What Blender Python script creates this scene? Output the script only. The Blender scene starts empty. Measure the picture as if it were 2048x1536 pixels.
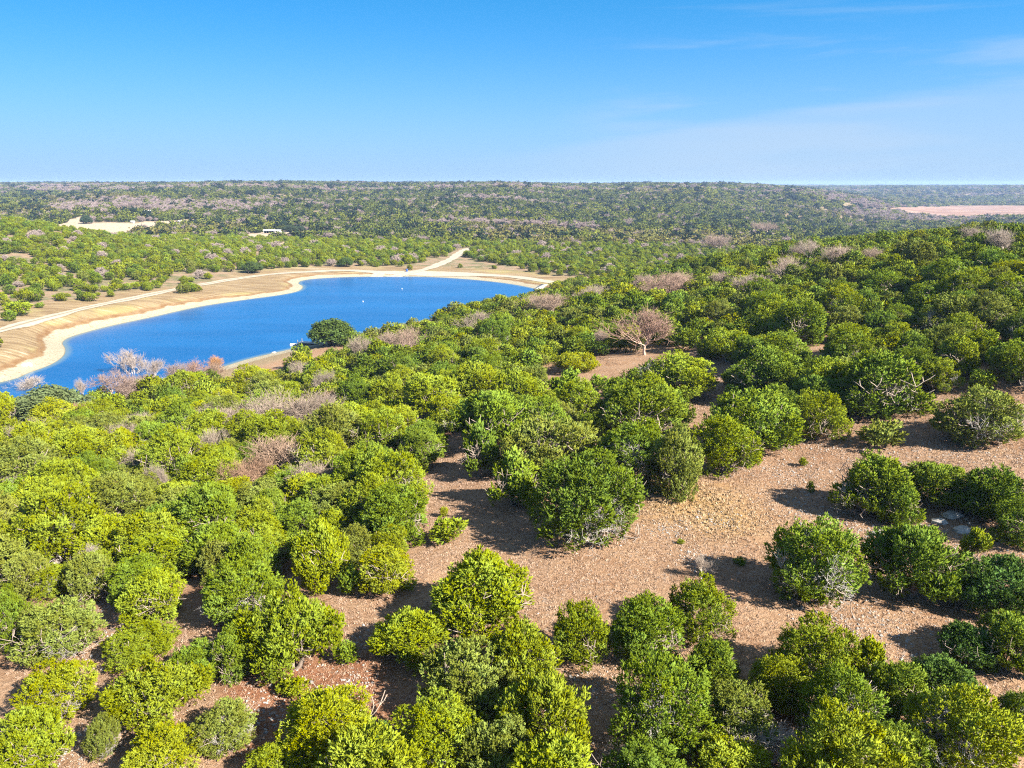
import bpy, math, random
import numpy as np
from mathutils import Vector

# ------------------------------------------------------------------ camera, sky, sun, exposure
scene = bpy.context.scene
COL = scene.collection
F_PX, CU, CV = 1559.0, 1024.0, 768.0          # focal length in pixels of a 2048 wide frame
CAM_H = 50.0                                  # metres above the lake
PITCH = math.atan((CV - 366.0) / F_PX)
cam_d = bpy.data.cameras.new("camera")
cam_d.sensor_width = 36.0
cam_d.lens = F_PX / 2048.0 * 36.0
cam_d.clip_start, cam_d.clip_end = 0.5, 60000.0
cam = bpy.data.objects.new("camera", cam_d)
COL.objects.link(cam)
cam.location = (0, 0, CAM_H)
cam.rotation_euler = (math.pi / 2 - PITCH, 0, 0)
scene.camera = cam

SUN_EL = math.radians(35.0)
SUN_AZ = math.radians(131.0)                  # clockwise from +Y: to the right and a little behind
world = bpy.data.worlds.new("World")
scene.world = world
world.use_nodes = True
wn, wl = world.node_tree.nodes, world.node_tree.links
wn.clear()
w_out = wn.new("ShaderNodeOutputWorld")
w_bg = wn.new("ShaderNodeBackground")
w_sky = wn.new("ShaderNodeTexSky")
w_sky.sky_type = 'NISHITA'
w_sky.sun_disc = False
w_sky.sun_elevation = SUN_EL
w_sky.sun_rotation = SUN_AZ
w_sky.altitude = 300
w_sky.air_density = 1.0
w_sky.dust_density = 0.0
w_sky.ozone_density = 2.2
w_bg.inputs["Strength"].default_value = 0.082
w_tc = wn.new("ShaderNodeTexCoord")
w_sep = wn.new("ShaderNodeSeparateXYZ")
wl.new(w_tc.outputs["Generated"], w_sep.inputs[0])
def wmath(op, a, b=None, c=None):
    n = wn.new("ShaderNodeMath"); n.operation = op
    for i, x in enumerate((a, b, c)):
        if x is None: continue
        if isinstance(x, (int, float)): n.inputs[i].default_value = x
        else: wl.new(x, n.inputs[i])
    return n.outputs[0]
def wramp(src, lo, hi, a=0.0, b=1.0):
    n = wn.new("ShaderNodeMapRange"); n.interpolation_type = 'SMOOTHSTEP'
    n.inputs[1].default_value, n.inputs[2].default_value = lo, hi
    n.inputs[3].default_value, n.inputs[4].default_value = a, b
    wl.new(src, n.inputs[0]); return n.outputs[0]
# clear dry winter air: the deep blue comes down low all the way round, with a pale haze along the horizon
w_z = wmath('MULTIPLY_ADD', w_sep.outputs[2], 2.0, 0.25)
w_cmb = wn.new("ShaderNodeCombineXYZ")
wl.new(w_sep.outputs[0], w_cmb.inputs[0]); wl.new(w_sep.outputs[1], w_cmb.inputs[1]); wl.new(w_z, w_cmb.inputs[2])
w_nrm = wn.new("ShaderNodeVectorMath"); w_nrm.operation = 'NORMALIZE'
wl.new(w_cmb.outputs[0], w_nrm.inputs[0])
wl.new(w_nrm.outputs[0], w_sky.inputs["Vector"])
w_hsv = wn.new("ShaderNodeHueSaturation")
wl.new(wramp(w_sep.outputs[2], 0.15, 0.75, 1.42, 0.8), w_hsv.inputs["Saturation"])  # upper sky, out of view, paled and dimmed to set the fill in shade
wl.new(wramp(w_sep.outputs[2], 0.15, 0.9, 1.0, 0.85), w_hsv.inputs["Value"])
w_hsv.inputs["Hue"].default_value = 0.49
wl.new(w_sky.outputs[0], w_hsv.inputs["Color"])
w_hf = wmath('POWER', 2.718, wmath('MULTIPLY', wmath('POWER', wmath('DIVIDE', wmath('MAXIMUM', w_sep.outputs[2], 0.0), 0.12), 1.6), -1.0))
w_hz = wn.new("ShaderNodeMix"); w_hz.data_type = 'RGBA'
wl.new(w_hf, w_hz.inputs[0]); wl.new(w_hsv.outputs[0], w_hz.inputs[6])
w_hz.inputs[7].default_value = (1.22, 1.92, 2.75, 1)
# thin cirrus: long streaks in a band above the horizon
w_map = wn.new("ShaderNodeMapping")
w_map.inputs["Scale"].default_value = (2.4, 2.4, 26.0)
w_map.inputs["Location"].default_value = (3.1, 0.0, 1.7)
w_map.inputs["Rotation"].default_value = (0.0, math.radians(-2.2), 0.0)
wl.new(w_tc.outputs["Generated"], w_map.inputs[0])
w_no = wn.new("ShaderNodeTexNoise")
w_no.inputs["Scale"].default_value = 1.0; w_no.inputs["Detail"].default_value = 7.0
w_no.inputs["Roughness"].default_value = 0.52; w_no.inputs["Distortion"].default_value = 0.35
wl.new(w_map.outputs[0], w_no.inputs["Vector"])
w_streak = wramp(w_no.outputs[0], 0.38, 0.66)
# a thin veil whose upper edge rises to the right of the view, and a few wisps above it
w_edge = wmath('MULTIPLY_ADD', wramp(w_sep.outputs[0], -0.25, 0.60), 0.088, 0.016)
w_edge = wmath('ADD', w_edge, wmath('MULTIPLY_ADD', w_no.outputs[0], 0.030, -0.015))
w_veil = wramp(wmath('SUBTRACT', w_sep.outputs[2], w_edge), -0.012, 0.006, 1.0, 0.0)
w_sheet = wmath('MULTIPLY', wmath('MULTIPLY', w_veil, wramp(w_sep.outputs[0], -0.12, 0.30, 0.05, 1.0)), wmath('MULTIPLY_ADD', w_streak, 0.34, 0.34))
w_wisp = wmath('MULTIPLY', wmath('MULTIPLY', wramp(w_no.outputs[0], 0.50, 0.68), wramp(w_sep.outputs[0], 0.02, 0.22)), wmath('MULTIPLY', wramp(w_sep.outputs[2], 0.26, 0.12), wramp(w_sep.outputs[2], 0.045, 0.07)))
w_cl = wmath('MINIMUM', wmath('MAXIMUM', w_sheet, wmath('MULTIPLY', w_wisp, 0.5)), 0.85)
w_mix = wn.new("ShaderNodeMix"); w_mix.data_type = 'RGBA'
wl.new(w_cl, w_mix.inputs[0]); wl.new(w_hz.outputs[2], w_mix.inputs[6])
w_mix.inputs[7].default_value = (1.62, 2.12, 2.75, 1)
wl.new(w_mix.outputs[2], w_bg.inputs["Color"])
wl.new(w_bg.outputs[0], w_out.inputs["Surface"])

sun_d = bpy.data.lights.new("sun", 'SUN')
sun_d.energy = 4.8
sun_d.angle = math.radians(0.5)
sun_d.color = (1.0, 0.93, 0.82)
sun = bpy.data.objects.new("sun", sun_d)
COL.objects.link(sun)
_sv = Vector((math.sin(SUN_AZ) * math.cos(SUN_EL), math.cos(SUN_AZ) * math.cos(SUN_EL), math.sin(SUN_EL)))
sun.rotation_euler = _sv.to_track_quat('Z', 'Y').to_euler()
sun.location = _sv * 200

scene.view_settings.view_transform = 'Standard'
scene.view_settings.look = 'None'
scene.view_settings.gamma = 1.0
scene.view_settings.exposure = 2.05
scene.view_settings.use_curve_mapping = False
scene.render.engine = 'CYCLES'
cy = scene.cycles
cy.max_bounces = 5; cy.diffuse_bounces = 2; cy.glossy_bounces = 2; cy.transmission_bounces = 3
cy.volume_bounces = 0; cy.transparent_max_bounces = 4
cy.use_denoising = False
cy.filter_width = 1.15

# ------------------------------------------------------------------ pixel <-> place
SP, CP = math.sin(PITCH), math.cos(PITCH)
def ray(u, v):
    a = (np.asarray(u, float) - CU) / F_PX; b = (np.asarray(v, float) - CV) / F_PX
    return np.stack([a, CP - SP * b, -SP - CP * b], -1)
def project(P):
    P = np.asarray(P, float)
    x, y, z = P[..., 0], P[..., 1], P[..., 2] - CAM_H
    dep = y * CP - z * SP
    dn = -y * SP - z * CP
    d = np.where(np.abs(dep) < 1e-3, 1e-3, dep)
    return CU + F_PX * x / d, CV + F_PX * dn / d, dep
def at_z(u, v, z):
    d = ray(u, v); t = (z - CAM_H) / d[..., 2]
    return np.stack([d[..., 0] * t, d[..., 1] * t, np.zeros_like(t) + z], -1)

# ------------------------------------------------------------------ lake outline (surveyed at the water level, z = 0)
def catmull(p, n):
    p = np.asarray(p, float); out = []
    for i in range(len(p)):
        a, b, c, d = p[i - 1], p[i], p[(i + 1) % len(p)], p[(i + 2) % len(p)]
        for k in range(n):
            t = k / n
            out.append(0.5 * ((2 * b) + (c - a) * t + (2 * a - 5 * b + 4 * c - d) * t * t + (3 * b - a - 3 * c + d) * t ** 3))
    return np.array(out)
SHORE_PX = [(-700, 905), (-300, 820), (0, 765), (60, 745), (105, 728), (128, 711), (131, 697), (126, 684), (150, 671), (220, 652), (300, 635), (400, 613),
            (500, 598), (560, 590), (597, 582), (606, 573), (597, 566), (615, 559), (680, 554.5), (760, 553), (850, 553.5), (930, 558), (1000, 565), (1050, 573),
            (1078, 581), (1060, 592), (1020, 603), (960, 619), (890, 635), (820, 645), (760, 657), (700, 672), (620, 690), (560, 703), (500, 717),
            (450, 732), (400, 748), (300, 775), (200, 795), (100, 815), (0, 838), (-300, 905), (-700, 1010)]
_sp = np.array(SHORE_PX, float)
SHORE = catmull(at_z(_sp[:, 0], _sp[:, 1], 0.0)[:, :2], 5)
def seg_dist(P, A, B):
    best = np.full(len(P), 1e9)
    for a, b in zip(A, B):
        d = b - a; L = d @ d
        t = np.clip(((P - a) @ d) / max(L, 1e-9), 0, 1)
        best = np.minimum(best, ((P - a - t[:, None] * d) ** 2).sum(1))
    return np.sqrt(best)
def inside(P, poly):
    x, y = P[:, 0], P[:, 1]; r = np.zeros(len(P), bool)
    n = len(poly)
    for i in range(n):
        x0, y0 = poly[i]; x1, y1 = poly[(i + 1) % n]
        c = (y0 > y) != (y1 > y)
        r ^= c & (x < (x1 - x0) * (y - y0) / ((y1 - y0) if abs(y1 - y0) > 1e-12 else 1e-12) + x0)
    return r
_lo, _hi = SHORE.min(0) - 70, SHORE.max(0) + 70
def shore_sd(P):
    out = np.full(len(P), 999.0)
    m = ((P > _lo) & (P < _hi)).all(1)
    if m.any():
        Q = P[m]
        d = seg_dist(Q, SHORE, np.roll(SHORE, -1, 0))
        out[m] = np.where(inside(Q, SHORE), -d, d)
    return out

# ------------------------------------------------------------------ terrain from surveyed heights
CZ = [(0,1536,18),(512,1536,19.5),(1024,1536,20.5),(1536,1536,21),(2048,1536,21),(0,1300,16.5),(400,1300,18.5),(1024,1300,20.5),(1600,1300,21),(2048,1300,21.5),
      (0,1100,13.5),(350,1100,15.5),(750,1100,18.5),(1200,1100,20.5),(1650,1150,21),(2048,1100,22),(0,950,9),(350,950,11.5),(700,950,15.5),(1000,950,19),
      (1400,980,21),(2048,950,23.5),(0,870,3.5),(300,860,5.5),(600,860,10.5),(900,860,16.5),(1250,860,19.5),(1600,880,21.5),(2048,860,24.5),
      (400,775,1.2),(650,780,7),(900,770,14),(1200,770,18.5),(1550,770,22),(2048,770,27),(560,722,1.2),(750,700,4.5),(950,700,12),(1250,690,17.5),(1600,690,23.5),
      (2048,690,29),(850,655,3),(1000,640,6.5),(1200,630,15),(1500,620,22),(1800,630,26.5),(2048,620,31),(1100,605,3),(1250,590,11),(1450,570,19),(1750,560,27.5),
      (2048,550,32.5),(1180,585,4),(1350,548,13.5),(1550,513,20.5),(1800,492,27.5),(2048,478,31.5),
      (0,662,5),(125,628,4.6),(250,600,4.2),(400,570,3.2),(540,549,2.2),(690,541,1.8),(830,545,1.6),(960,549,1.5),(1060,557,1.4),(1140,570,1.2),
      (0,610,6),(0,550,9.5),(0,500,14),(0,462,20),(0,450,23),(150,520,9),(130,468,17.5),(250,492,10),(250,540,6),(400,503,6),(400,530,4),(600,503,3),(600,530,3),
      (800,503,1),(800,525,1.5),(950,510,0),(1100,520,-1),(1000,540,0.5),(1200,540,-1),(1300,500,-3),
      (100,450,6),(400,470,0),(540,470,0),(800,470,-2),(1000,470,-3),(1300,460,-6),(1500,460,-8),(1700,440,-15),(200,440,8),(400,440,4),(700,440,3),(1000,440,2),
      (1300,440,-2),(100,415,14),(300,410,18),(500,415,14),(700,415,12),(900,415,12),(1100,415,10),(1300,415,8),(1500,415,2),(1700,405,2),(100,390,24),(300,398,24),
      (100,379,33),(400,388,30),(600,385,32),(800,380,34),(1000,385,32),(1100,376,37),(1250,374,38),(1400,385,30),(1500,380,32),(1600,395,18),(1700,395,10),
      (1850,425,-20),(2048,425,-20),(1850,408,-22),(2048,408,-22),(1750,390,0),(1900,392,-5),(2048,392,-5),(1800,380,18),(2048,380,18)]
CT = [(0,700,12),(200,700,4),(0,1000,8),(1350,400,4),(1550,420,10),(1800,400,19),(2048,380,24),(1350,550,-4),(1550,560,-3),(1800,560,-1),(2048,560,3),(2048,900,-12),(1800,900,-14),
      (1500,5000,27),(1800,5000,24),(2048,5000,24),(1024,4000,41),(500,4000,44),(0,4000,44),(0,10000,30),(700,10000,28),(1400,10000,22),(2048,10000,16),
      (-900,60,14),(-900,150,2),(-900,250,4),(-900,420,22),(-900,700,24),(-900,1500,24),(-900,4000,44),(-900,10000,30),
      (3000,60,22),(3000,150,29),(3000,250,33),(3000,400,26),(3000,700,0),(3000,1500,-18),(3000,4000,20),(3000,10000,16)]
CW = [(0,0,20.5),(0,20,20.5),(20,0,20.8),(-20,0,19.5),(0,-30,21),(40,-40,22),(-40,-40,19),(0,-300,24),(300,-100,28),(-300,-100,8),(0,-3000,30),(3000,-2000,20),(-3000,-2000,40),(0,-10000,30),(10000,-3000,20),(-10000,-3000,30)]
_c = np.array(CZ, float); PTS = [at_z(_c[:, 0], _c[:, 1], _c[:, 2])]
_t = np.array(CT, float); _a = (_t[:, 0] - CU) / F_PX
PTS.append(np.stack([_a * _t[:, 1], _t[:, 1], _t[:, 2]], -1)); PTS.append(np.array(CW, float))
PTS = np.concatenate(PTS)
def squash(P):
    r = np.hypot(P[..., 0], P[..., 1]) + 1e-9
    k = np.log1p(r / 30.0) / r
    return np.stack([P[..., 0] * k, P[..., 1] * k], -1)
_q = squash(PTS)
def tps(d2): return 0.5 * d2 * np.log(d2 + 1e-12)
_n = len(_q)
_d2 = ((_q[:, None] - _q[None]) ** 2).sum(-1)
_K = tps(_d2) + np.eye(_n) * 0.0004
_Pm = np.c_[np.ones(_n), _q]
_A = np.block([[_K, _Pm], [_Pm.T, np.zeros((3, 3))]])
_w = np.linalg.solve(_A, np.r_[PTS[:, 2], 0, 0, 0])
def vnoise(x, y, seed=0):
    xi, yi = np.floor(x).astype(np.int64), np.floor(y).astype(np.int64)
    fx, fy = x - xi, y - yi
    fx, fy = fx * fx * (3 - 2 * fx), fy * fy * (3 - 2 * fy)
    def h(a, b):
        n = (a * 374761393 + b * 668265263 + seed * 1442695041) & 0x7fffffff
        n = ((n ^ (n >> 13)) * 1274126177) & 0x7fffffff
        return ((n ^ (n >> 16)) & 0xffff) / 65535.0
    return (h(xi, yi) * (1 - fx) + h(xi + 1, yi) * fx) * (1 - fy) + (h(xi, yi + 1) * (1 - fx) + h(xi + 1, yi + 1) * fx) * fy
def fbm(x, y, seed=0, o=4):
    s, a, t = 0, 0.5, 0
    for i in range(o):
        s = s + a * vnoise(x * 2 ** i, y * 2 ** i, seed + i); t += a; a *= 0.5
    return s / t - 0.5
def sstep(a, b, x):
    t = np.clip((x - a) / (b - a), 0, 1); return t * t * (3 - 2 * t)
def height(P, sd=None):
    P = np.asarray(P, float)
    out = np.empty(len(P))
    for i in range(0, len(P), 20000):
        q = squash(P[i:i + 20000])
        d2 = ((q[:, None] - _q[None]) ** 2).sum(-1)
        out[i:i + 20000] = tps(d2) @ _w[:_n] + _w[_n] + q @ _w[_n + 1:]
    r = np.hypot(P[:, 0], P[:, 1])
    out += fbm(P[:, 0] / 9, P[:, 1] / 9, 3) * 0.7 * sstep(20, 40, r) * (1 - sstep(200, 260, r) * 0.7)
    out += fbm(P[:, 0] / 180, P[:, 1] / 180, 9) * 14 * sstep(900, 1500, r)
    if sd is None: sd = shore_sd(P)
    bank = np.where(sd < 0, np.maximum(sd * 0.16, -4.0), sd * 0.10)
    k = sstep(0.0, 14.0, sd)
    near = sd < 60
    out = np.where(near, bank * (1 - k) + np.maximum(out, 0.35 + 0.02 * sd) * k, out)
    return out
def cast(u, v, lift=0.0, lo=12.0, hi=8900.0):
    """where the line of sight through (u, v) comes down to the ground (or LIFT metres above it)"""
    u = np.atleast_1d(np.asarray(u, float)); v = np.atleast_1d(np.asarray(v, float))
    lift = np.broadcast_to(np.asarray(lift, float), u.shape)
    D = ray(u, v)
    ts = np.exp(np.linspace(math.log(lo), math.log(hi), 150))
    P = D[:, None] * ts[None, :, None]
    z = height(P[..., :2].reshape(-1, 2)).reshape(len(u), -1) + lift[:, None]
    below = (P[..., 2] + CAM_H) < z
    i = np.where(below.any(1), below.argmax(1), len(ts) - 1)
    a, b = ts[np.maximum(i - 1, 0)], ts[i]
    for _ in range(14):
        m = 0.5 * (a + b); Q = D * m[:, None]
        bl = (Q[:, 2] + CAM_H) < height(Q[:, :2]) + lift
        b = np.where(bl, m, b); a = np.where(bl, a, m)
    m = 0.5 * (a + b); Q = D * m[:, None]
    return np.stack([Q[:, 0], Q[:, 1], height(Q[:, :2])], -1), m

# ------------------------------------------------------------------ object helpers
def tag(o, label=None, cat=None, group=None, kind=None):
    if label: o["label"] = label
    if cat: o["category"] = cat
    if group: o["group"] = group
    if kind: o["kind"] = kind
    return o
def link(name, data, parent=None, loc=None):
    o = bpy.data.objects.new(name, data); COL.objects.link(o)
    if parent is not None: o.parent = parent
    if loc is not None: o.location = loc
    return o
def np_mesh(name, V, Fs, mat=None, attrs=None, smooth=False):
    """V (n,3); Fs list of integer arrays (m,3) or (m,4); attrs {name: (type, per point array)}"""
    me = bpy.data.meshes.new(name)
    V = np.asarray(V, np.float32)
    Fs = [np.asarray(f, np.int32) for f in Fs if len(f)]
    me.vertices.add(len(V)); me.vertices.foreach_set("co", V.ravel())
    tot = sum(f.size for f in Fs); cnt = sum(len(f) for f in Fs)
    me.loops.add(tot); me.polygons.add(cnt)
    me.loops.foreach_set("vertex_index", np.concatenate([f.ravel() for f in Fs]))
    start, s = [], 0
    for f in Fs:
        start.append(s + np.arange(len(f)) * f.shape[1]); s += f.size
    me.polygons.foreach_set("loop_start", np.concatenate(start).astype(np.int32))
    if smooth: me.polygons.foreach_set("use_smooth", np.ones(cnt, bool))
    for k, (t, a) in (attrs or {}).items():
        at = me.attributes.new(k, t, 'POINT')
        if t == 'FLOAT': at.data.foreach_set("value", np.asarray(a, np.float32).ravel())
        elif t == 'INT': at.data.foreach_set("value", np.asarray(a, np.int32).ravel())
        elif t == 'FLOAT_VECTOR': at.data.foreach_set("vector", np.asarray(a, np.float32).ravel())
        else:
            a = np.asarray(a, np.float32)
            if a.shape[1] == 3: a = np.c_[a, np.ones(len(a))]
            at.data.foreach_set("color", a.astype(np.float32).ravel())
    me.update(calc_edges=True); me.validate()
    if mat: me.materials.append(mat)
    return me

class NT:
    def __init__(s, mat):
        mat.use_nodes = True; s.t = mat.node_tree; s.n = s.t.nodes; s.l = s.t.links; s.n.clear()
        s.out = s.n.new("ShaderNodeOutputMaterial")
    def new(s, k, **kw):
        n = s.n.new(k)
        for a, b in kw.items(): setattr(n, a, b)
        return n
    def put(s, sock, x):
        if hasattr(x, "links"): s.l.new(x, sock)
        else:
            if isinstance(x, tuple) and len(x) == 3 and len(sock.default_value) == 4: x = (*x, 1)
            sock.default_value = x
    def math(s, op, a, b=0.0, c=0.0):
        n = s.new("ShaderNodeMath", operation=op)
        for i, x in enumerate((a, b, c)): s.put(n.inputs[i], x)
        return n.outputs[0]
    def ramp(s, x, lo, hi, a=0.0, b=1.0):
        n = s.new("ShaderNodeMapRange", interpolation_type='SMOOTHSTEP')
        for i, y in enumerate((x, lo, hi, a, b)): s.put(n.inputs[i], y)
        return n.outputs[0]
    def mix(s, f, a, b, mode='MIX'):
        n = s.new("ShaderNodeMix", data_type='RGBA', blend_type=mode)
        s.put(n.inputs[0], f); s.put(n.inputs[6], a); s.put(n.inputs[7], b); return n.outputs[2]
    def noise(s, vec, scale, detail=4.0, rough=0.55, dist=0.0):
        n = s.new("ShaderNodeTexNoise")
        n.inputs["Scale"].default_value = scale; n.inputs["Detail"].default_value = detail
        n.inputs["Roughness"].default_value = rough; n.inputs["Distortion"].default_value = dist
        if vec is not None: s.l.new(vec, n.inputs["Vector"])
        return n.outputs[0]
    def attr(s, name, kind='GEOMETRY', o="Fac"):
        n = s.new("ShaderNodeAttribute", attribute_name=name, attribute_type=kind); return n.outputs[o]
    def pos(s): return s.new("ShaderNodeNewGeometry").outputs["Position"]
    def stretch(s, vec, sc, rot=(0, 0, 0)):
        n = s.new("ShaderNodeMapping"); n.inputs["Scale"].default_value = sc; n.inputs["Rotation"].default_value = rot
        s.l.new(vec, n.inputs[0]); return n.outputs[0]
    def bump(s, h, strength=0.5, dist=0.1):
        n = s.new("ShaderNodeBump"); n.inputs["Strength"].default_value = strength; n.inputs["Distance"].default_value = dist
        s.l.new(h, n.inputs["Height"]); return n.outputs[0]
    def principled(s, col, rough=0.9, spec=0.2, normal=None):
        b = s.new("ShaderNodeBsdfPrincipled"); s.put(b.inputs["Base Color"], col); s.put(b.inputs["Roughness"], rough)
        b.inputs["Specular IOR Level"].default_value = spec
        if normal is not None: s.l.new(normal, b.inputs["Normal"])
        return b
    def finish(s, sh): s.l.new(sh.outputs[0], s.out.inputs["Surface"])

# ------------------------------------------------------------------ materials
def plain_mat(name, col, rough=0.8, spec=0.2, var=0.12, scale=3.0):
    m = bpy.data.materials.new(name); t = NT(m)
    tc = t.new("ShaderNodeTexCoord").outputs["Object"]
    n = t.noise(tc, scale, 5)
    lo = tuple(c * (1 - var * 2) for c in col); hi = tuple(min(1, c * (1 + var * 1.2)) for c in col)
    t.finish(t.principled(t.mix(t.ramp(n, 0.3, 0.7), lo, hi), rough, spec))
    return m

def leaf_mat(name, instanced=False, root=(0.60, 0.62, 0.62), nblend=0.5, transl=0.40):
    """foliage: colour comes from the tree (object colour, or the instance's tint), twig ends lighter than old growth"""
    m = bpy.data.materials.new(name); t = NT(m)
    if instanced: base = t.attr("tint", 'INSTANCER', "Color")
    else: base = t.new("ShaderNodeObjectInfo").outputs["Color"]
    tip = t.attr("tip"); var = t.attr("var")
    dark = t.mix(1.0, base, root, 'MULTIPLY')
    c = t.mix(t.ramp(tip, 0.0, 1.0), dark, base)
    hsv = t.new("ShaderNodeHueSaturation")
    t.put(hsv.inputs["Hue"], t.math('MULTIPLY_ADD', var, 0.03, 0.487))
    t.put(hsv.inputs["Value"], t.math('MULTIPLY_ADD', var, 0.62, 0.70))
    t.put(hsv.inputs["Saturation"], t.math('MULTIPLY_ADD', var, -0.15, 1.08))
    t.l.new(c, hsv.inputs["Color"])
    col = hsv.outputs[0]
    geo = t.new("ShaderNodeNewGeometry")
    vt = t.new("ShaderNodeVectorTransform", vector_type='NORMAL', convert_from='OBJECT', convert_to='WORLD')
    t.l.new(t.attr("nrm", 'GEOMETRY', "Vector"), vt.inputs[0])
    vn = t.new("ShaderNodeVectorMath", operation='NORMALIZE'); t.l.new(vt.outputs[0], vn.inputs[0])
    vm = t.new("ShaderNodeMix", data_type='VECTOR'); vm.inputs[0].default_value = nblend
    t.l.new(geo.outputs["Normal"], vm.inputs[4]); t.l.new(vn.outputs[0], vm.inputs[5])
    vo = t.new("ShaderNodeVectorMath", operation='NORMALIZE'); t.l.new(vm.outputs[1], vo.inputs[0])
    d = t.new("ShaderNodeBsdfDiffuse"); t.l.new(col, d.inputs[0]); t.l.new(vo.outputs[0], d.inputs["Normal"])
    tr = t.new("ShaderNodeBsdfTranslucent"); t.l.new(col, tr.inputs[0]); t.l.new(vo.outputs[0], tr.inputs["Normal"])
    mx = t.new("ShaderNodeMixShader"); mx.inputs[0].default_value = transl
    t.l.new(d.outputs[0], mx.inputs[1]); t.l.new(tr.outputs[0], mx.inputs[2])
    t.finish(mx)
    return m

def twig_mat(name, limb, twig, instanced=False):
    m = bpy.data.materials.new(name); t = NT(m)
    tip = t.attr("tip")
    tc = t.new("ShaderNodeTexCoord").outputs["Object"]
    n = t.noise(tc, 9.0, 3)
    c = t.mix(t.ramp(tip, 0.25, 0.9), limb, twig)
    if instanced:
        c = t.mix(0.6, c, t.attr("tint", 'INSTANCER', "Color"))
    else:
        rnd = t.new("ShaderNodeObjectInfo").outputs["Color"]
        c = t.mix(1.0, c, rnd, 'MULTIPLY')
    hs = t.new("ShaderNodeHueSaturation"); t.l.new(c, hs.inputs["Color"]); t.put(hs.inputs["Value"], t.math('MULTIPLY_ADD', n, 0.7, 0.65))
    t.finish(t.principled(hs.outputs[0], 0.85, 0.1))
    return m

M = {}
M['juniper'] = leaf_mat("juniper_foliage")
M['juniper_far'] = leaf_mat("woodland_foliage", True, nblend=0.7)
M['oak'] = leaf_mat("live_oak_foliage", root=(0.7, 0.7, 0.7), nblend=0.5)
M['bark'] = twig_mat("juniper_bark", (0.20, 0.16, 0.13), (0.26, 0.21, 0.17))
M['dead'] = twig_mat("weathered_dead_wood", (0.42, 0.40, 0.38), (0.52, 0.49, 0.46))
M['bare'] = twig_mat("bare_branches", (0.52, 0.47, 0.41), (0.255, 0.215, 0.180))
M['bare_far'] = twig_mat("bare_branches_far", (0.4, 0.34, 0.30), (0.30, 0.23, 0.20), True)

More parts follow.
